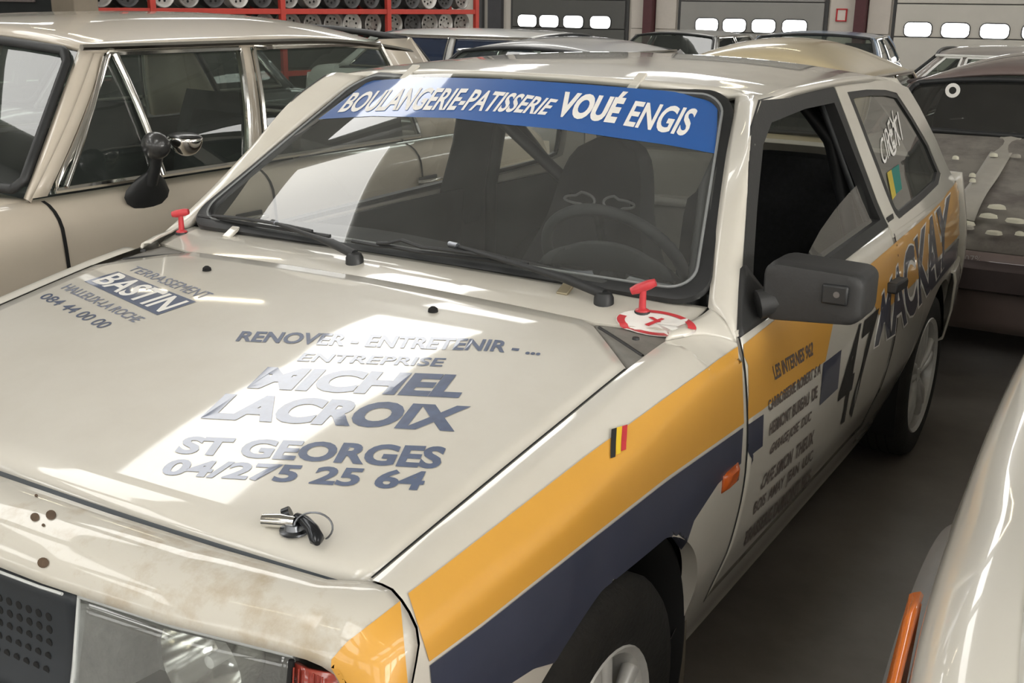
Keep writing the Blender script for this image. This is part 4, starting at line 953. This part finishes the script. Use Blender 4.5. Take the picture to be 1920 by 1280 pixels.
for i, (q, o) in enumerate(sorted(FK, key=lambda t: t[0])):
    tag(o, 'flake of debris on the dusty maroon bonnet, %s from the left' % ('first second third fourth fifth sixth seventh eighth ninth tenth eleventh twelfth thirteenth fourteenth fifteenth sixteenth'.split()[i]), 'debris', 'debris on the dusty bonnet')
bpy.context.view_layer.update()
fpo = [o for o in mc.children if o.name.startswith('front_panel')][0]
o = write('chalk_marks', Surf(fpo), '07%', [(1808, 492), (1838, 494)], [(1810, 478), (1840, 480)], mat('chalk_grey', (.32, .29, .28), .8), None, 0, .004)
o.parent = mc; o.matrix_parent_inverse = mc.matrix_world.inverted()
silver = dict(base, L=4.2, W=1.6, H=1.19, belt=.80, wsb=-.95, wst=-.55, rt=1.2, rb=1.65, posts=[(-.90, -.52, .06), (.30, .32, .07), (1.58, 1.22, .12)])
bgc('silver_coupe', 'silver coupe with navy side windows behind the beige saloon roof', (-4.65, 8.35, 0), math.radians(90), (.55, .55, .53), silver, gl=glass('navy_glass', (.10, .13, .22), .35, (.06, .09, .17)))
dkc = dict(base, L=3.6, W=1.5, H=1.215, posts=[(-.58, -.15, .06), (.35, .38, .06), (1.30, .98, .09)], rp=2.0, crown=.10)
bgc('dark_roofed_car', 'dark car with thin silver roof edge just behind the beige saloon', (-2.62, 5.45, 0), 0, (.33, .33, .33), dkc)
grey = dict(base, H=1.125, belt=.74, hood=(.62, .68), deck=.7, W=1.5)
bgc('grey_car_far', 'grey car seen head-on below the dark roller shutter', (-4.7, 12.6, 0), 0, (.26, .26, .25), grey)
bluec = dict(base, H=1.185, W=1.6, crown=.06)
bgc('blue_roof_car', 'pale blue roofed car showing above the cream car', (-2.4, 11.0, 0), math.radians(8), (.22, .29, .40), bluec)
gw = dict(base, L=3.7, H=1.18, belt=.86, W=1.6, wsb=-.85, wst=-.60, rt=1.0, rb=1.5, posts=[(-.78, -.56, .045), (-.45, -.42, .03), (.30, .32, .06), (1.42, 1.02, .1)])
bgc('grey_estate', 'grey car with white window frames behind the maroon car roof', (.22, 7.95, 0), math.radians(-90), (.33, .30, .28), gw, trimm=mat('white_trim', (.75, .75, .72), .35, noise=.05))
redc = dict(base, L=4.0, W=1.6, H=1.33, belt=.88, posts=[(-.58, -.15, .06), (.35, .38, .06), (1.30, .98, .09)])
rc = bgc('dark_rally_car', 'dark car with red flash and white letters seen through the beige saloon', (-4.6, 2.9, 0), 0, (.10, .10, .105), redc)
bpy.context.view_layer.update()
rs = Surf(*[o for o in rc.children if o.name.startswith('side_panel') and o.data.vertices[0].co.x > 0], *[o for o in rc.children if o.name.startswith('side_window') and o.data.vertices[0].co.x > 0])
for o in (write('lettering', rs, 'POL', [(352, 202), (404, 206)], [(356, 174), (408, 178)], WHT, None, .04, .006), film('red_flash', rs, [(338, 112), (352, 112)], [(338, 196), (352, 196)], RED, None, 4, 8, .006), film('red_bar', rs, [(332, 222), (398, 226)], [(332, 240), (398, 243)], mat('dark_red_film', (.16, .02, .025), .5), None, 8, 4, .006),
          film('pale_patch', rs, [(352, 205), (396, 208)], [(346, 221), (396, 224)], mat('pale_green_film', (.42, .45, .40), .5), None, 8, 4, .006)):
    o.parent = rc; o.matrix_parent_inverse = rc.matrix_world.inverted()
# ================================================================ rear wall: shutters, columns, rack
SH = [(-12.14, -9.39, (.085, .085, .08), [-11.75, -11.2, -10.6, -9.95], 1), (-8.14, -5.21, (.26, .255, .24), [-7.55, -6.97, -6.37, -5.75], 2), (-3.87, -.80, (.50, .48, .43), [-3.45, -2.80, -2.14, -1.45], 3)]
DAY = mat('daylit_window_pane', (.9, .92, .92), .4, emit=((1, 1, .98), WIN_E), noise=.03)
for x0, x1, col, wx, n in SH:
    pm = mat('shutter_panel_%d' % n, col, .55, noise=.06, nscale=2)
    fr = box('door_%d' % n, x0-.07, x1+.07, YW-.05, YW-.005, 0, 3.6, mat('shutter_frame', (.05, .05, .05), .6, noise=.1), None, .005); struct(fr)
    for k in range(6):
        z0 = .02+.585*k+.245-.245
        z0 = .34+.585*(k-1) if k else 0.0
        box('shutter_section', x0, x1, YW-.095, YW-.052, z0+.008, (.34+.585*k)-.008, pm, fr, .012)
    for k, cx in enumerate(wx):
        g = prism('pane', [(cx+a, 1.06+b-.125) for a, b in rrect(.235, .25, .09, 5)], 1, YW-.11, YW-.094, DAY, fr)
        tube('pane_gasket', [(cx+a, YW-.105, 1.06+b-.13) for a, b in rrect(.245, .26, .095, 5)], .012, RUB, fr, 6, True)
MAROON = mat('maroon_column', (.075, .022, .026), .5, noise=.1)
for i, x in enumerate((-8.82, -4.5)):
    o = box('trim_%d' % (20+i), x-.10, x+.10, YW-.22, YW-.002, 0, ZC, MAROON, None, .01); struct(o)
WP2 = mat('pale_wall_block', (.50, .46, .41), .7, noise=.05)
k = 0
for x0, x1 in ((-9.25, -8.95), (-8.70, -8.25), (-5.1, -4.62), (-4.38, -3.98)):
    for z0, z1 in ((0, .95), (.96, 1.9), (1.91, 2.9)):
        o = box('trim_%d' % (30+k), x0, x1, YW-.06, YW-.001, z0, z1, WP2, None, .006); struct(o); k += 1
sg = box('fire_sign', -4.97, -4.78, YW-.075, YW-.061, 1.18, 1.40, mat('sign_white_panel', (.6, .55, .5), .5, noise=.03), None, .003)
tag(sg, 'small red framed notice on the wall between two shutters', 'sign')
tube('red_border', [(-4.965, YW-.078, 1.185), (-4.785, YW-.078, 1.185), (-4.785, YW-.078, 1.395), (-4.965, YW-.078, 1.395)], .02, RED, sg, 4, True)
for i, (x, h) in enumerate(((-9.1, 1.02), (-9.35, .96))):
    tag(lathe('tyre', [(-.1, .2), (-.11, .28), (-.08, .31), (.08, .31), (.11, .28), (.1, .2), (-.1, .2)], (x, YW-.6, .72 if i == 0 else .62), TYRE, None, 0, 24), ('black tyre on edge right of the dark shutter', 'second black tyre leaning by the dark shutter')[i], 'tyre') if 0 else None
# ---- red rack of wheel rims
RR = mat('red_rack_steel', (.50, .055, .04), .45, noise=.12, nscale=6)
o0 = np.array([-9.58, 8.08]); dd = np.array([.229, 1.98])/math.hypot(.229, 1.98); nn = np.array([dd[1], -dd[0]])
rack = empty('pallet_rack', (o0[0], o0[1], 0), -math.atan2(dd[0], dd[1])); tag(rack, 'long red steel rack filled with wheel rims along the side', 'rack')
BAY = 1.993
for k in (-.62, 0, 1, 2, 3):
    for dx in (0.03, -.55):
        box('upright', dx-.03, dx+.03, k*BAY-.04, k*BAY+.04, 0, 2.5, RR, rack, .004)
for k in (-.62, 0, 1, 2):
    k1 = 0 if k < 0 else k+1
    for z in (.52, .93, 1.325, 1.76):
        box('beam', .0, .05, k*BAY+.04, k1*BAY-.04, z-.07, z, RR, rack, .004)
        box('shelf', -.53, .0, k*BAY+.04, k1*BAY-.04, z-.03, z-.005, mat('shelf_board', (.20, .17, .14), .7, noise=.2), rack, .003)
rims = [mat('rim_grey', (.30, .29, .27), .4, metal=.5, noise=.2), mat('rim_pale', (.50, .49, .46), .4, metal=.3, noise=.15), mat('rim_dark', (.08, .08, .08), .5, metal=.4, noise=.2)]
rnd = random.Random(11)
def rim_mesh():
    v, f = lathevf([(-.07, .165), (-.075, .175), (-.06, .165), (.05, .160), (.062, .175), (.068, .165), (.055, .145), (.03, .13), (.035, .06), (.05, .045), (.05, 0)], (0, 0, 0), 0, 22); return v, f
protos = []
for i in range(3):
    v, f = rim_mesh(); me = bpy.data.meshes.new('wheel_rim'); me.from_pydata([tuple(map(float, q)) for q in v], [], f); me.materials.append(rims[i]); me.polygons.foreach_set('use_smooth', [True]*len(f)); me.set_sharp_from_angle(angle=.6)
    hv, hf = join([lathevf([(.036, .0), (.036, .017), (.02, .018)], (0, .095*math.cos(t), .095*math.sin(t)), 0, 8) for t in np.linspace(0, 2*math.pi, 8, endpoint=False)])
    hm = bpy.data.meshes.new('rim_hole'); hm.from_pydata([tuple(map(float, q)) for q in hv], [], hf); hm.materials.append(GAP)
    protos.append((me, hm))
ca, sa = math.cos(rack.rotation_euler[2]), math.sin(rack.rotation_euler[2])
def rk(x, y, z): return (o0[0]+x*ca-y*sa, o0[1]+x*sa+y*ca, z)
tones = ['grey', 'pale', 'dark']
n = 0
for lev, z in ((0, .93), (1, 1.325)):
    for k in (-1, 0, 1, 2):
        cnt = 3 if k < 0 else 5
        for j in range(cnt):
            i = rnd.choice((0, 0, 1, 2, 2)); me, hm = protos[i]
            o = bpy.data.objects.new('wheel_rim', me); COL.objects.link(o); o.location = rk(-.12, (k*BAY if k >= 0 else -.62*BAY)+.22+j*.385+rnd.uniform(-.015, .015), z+.176)
            o.rotation_euler = (rnd.uniform(0, 6), 0, rack.rotation_euler[2]+rnd.uniform(-.06, .06))
            h = bpy.data.objects.new('rim_hole', hm); COL.objects.link(h); h.parent = o; h['kind'] = 'stuff'
            ords = ('first', 'second', 'third', 'fourth', 'fifth')
            tag(o, '%s rim on the %s rack shelf, %s in the %s bay from the shutters' % (tones[i], ('middle', 'upper')[lev], ords[4-j], ords[2-k]), 'wheel rim', 'wheel rims on the red rack'); n += 1
# partition behind the rack, column, dark doorway
PW = mat('grey_green_partition', (.12, .125, .11), .7, noise=.15, nscale=1)
o = box('wall_partition', -.9, -.8, -3*BAY, 3.1*BAY, 0, 4, PW, None, .005); o.location = (o0[0], o0[1], 0); o.rotation_euler = rack.rotation_euler; struct(o)
cpos = on(118, 20, 1, 6.2)
o = box('trim_60', cpos[0]-.18, cpos[0]+.18, 6.2, 6.5, 0, ZC, mat('beige_column', (.22, .185, .14), .6, noise=.06), None, .01); struct(o)
dp = on(40, 15, 1, 6.4)
o = box('door_9', dp[0]-.75, dp[0]+.33, 6.55, 6.65, 0, 2.4, mat('dark_doorway', (.022, .025, .026), .6, noise=.2), None, .01); struct(o)
box('door_light_panel', dp[0]-.65, dp[0]+.05, 6.52, 6.55, 1.38, 1.9, mat('pinkish_pane', (.20, .17, .16), .5, noise=.1), o, .005)
# dark pipes and wall strips between the rack and the dark shutter
for i, (x, w_, c) in enumerate(((-13.05, .12, (.06, .06, .062)), (-12.6, .18, (.05, .05, .055)))):
    o = box('trim_%d' % (70+i), x-w_, x+w_, YW-.12, YW-.002, 0, ZC, mat('dark_wall_strip_%d' % i, c, .6, noise=.1), None, .01); struct(o)
# ---- fluorescent battens under the roof
TB = mat('fluorescent_tube', (1, .97, .85), .4, emit=((1.0, .88, .62), TUBE_E), noise=.02)
for i, (x, y) in enumerate(((-7.7, 6.1), (-9.3, 6.4), (-1.2, -4.2), (.9, -3.4), (3.0, -2.6), (-3.0, 12.0))):
    b = box('lamp_batten', x-.65, x+.65, y-.06, y+.06, 5.22, 5.30, mat('white_batten', (.7, .7, .68), .5, noise=.05), None, .008)
    tag(b, 'white fluorescent batten hung under the hall roof, number %d from the shutters' % (i+1) if 0 else ['batten lamp left of the roof light over the beige saloon', 'batten lamp nearest the wheel rack', 'batten lamp in front of the rally car', 'batten lamp in front of the white car', 'batten lamp beyond the white car', 'batten lamp near the dark shutter'][i], 'lamp')
    tube('tube', [(x-.6, y, 5.20), (x+.6, y, 5.20)], .016, TB, b, 8)
    for dx in (-.5, .5): tube('hanger', [(x+dx, y, 5.30), (x+dx, y, ZC+.02)], .006, STEEL, b, 5)
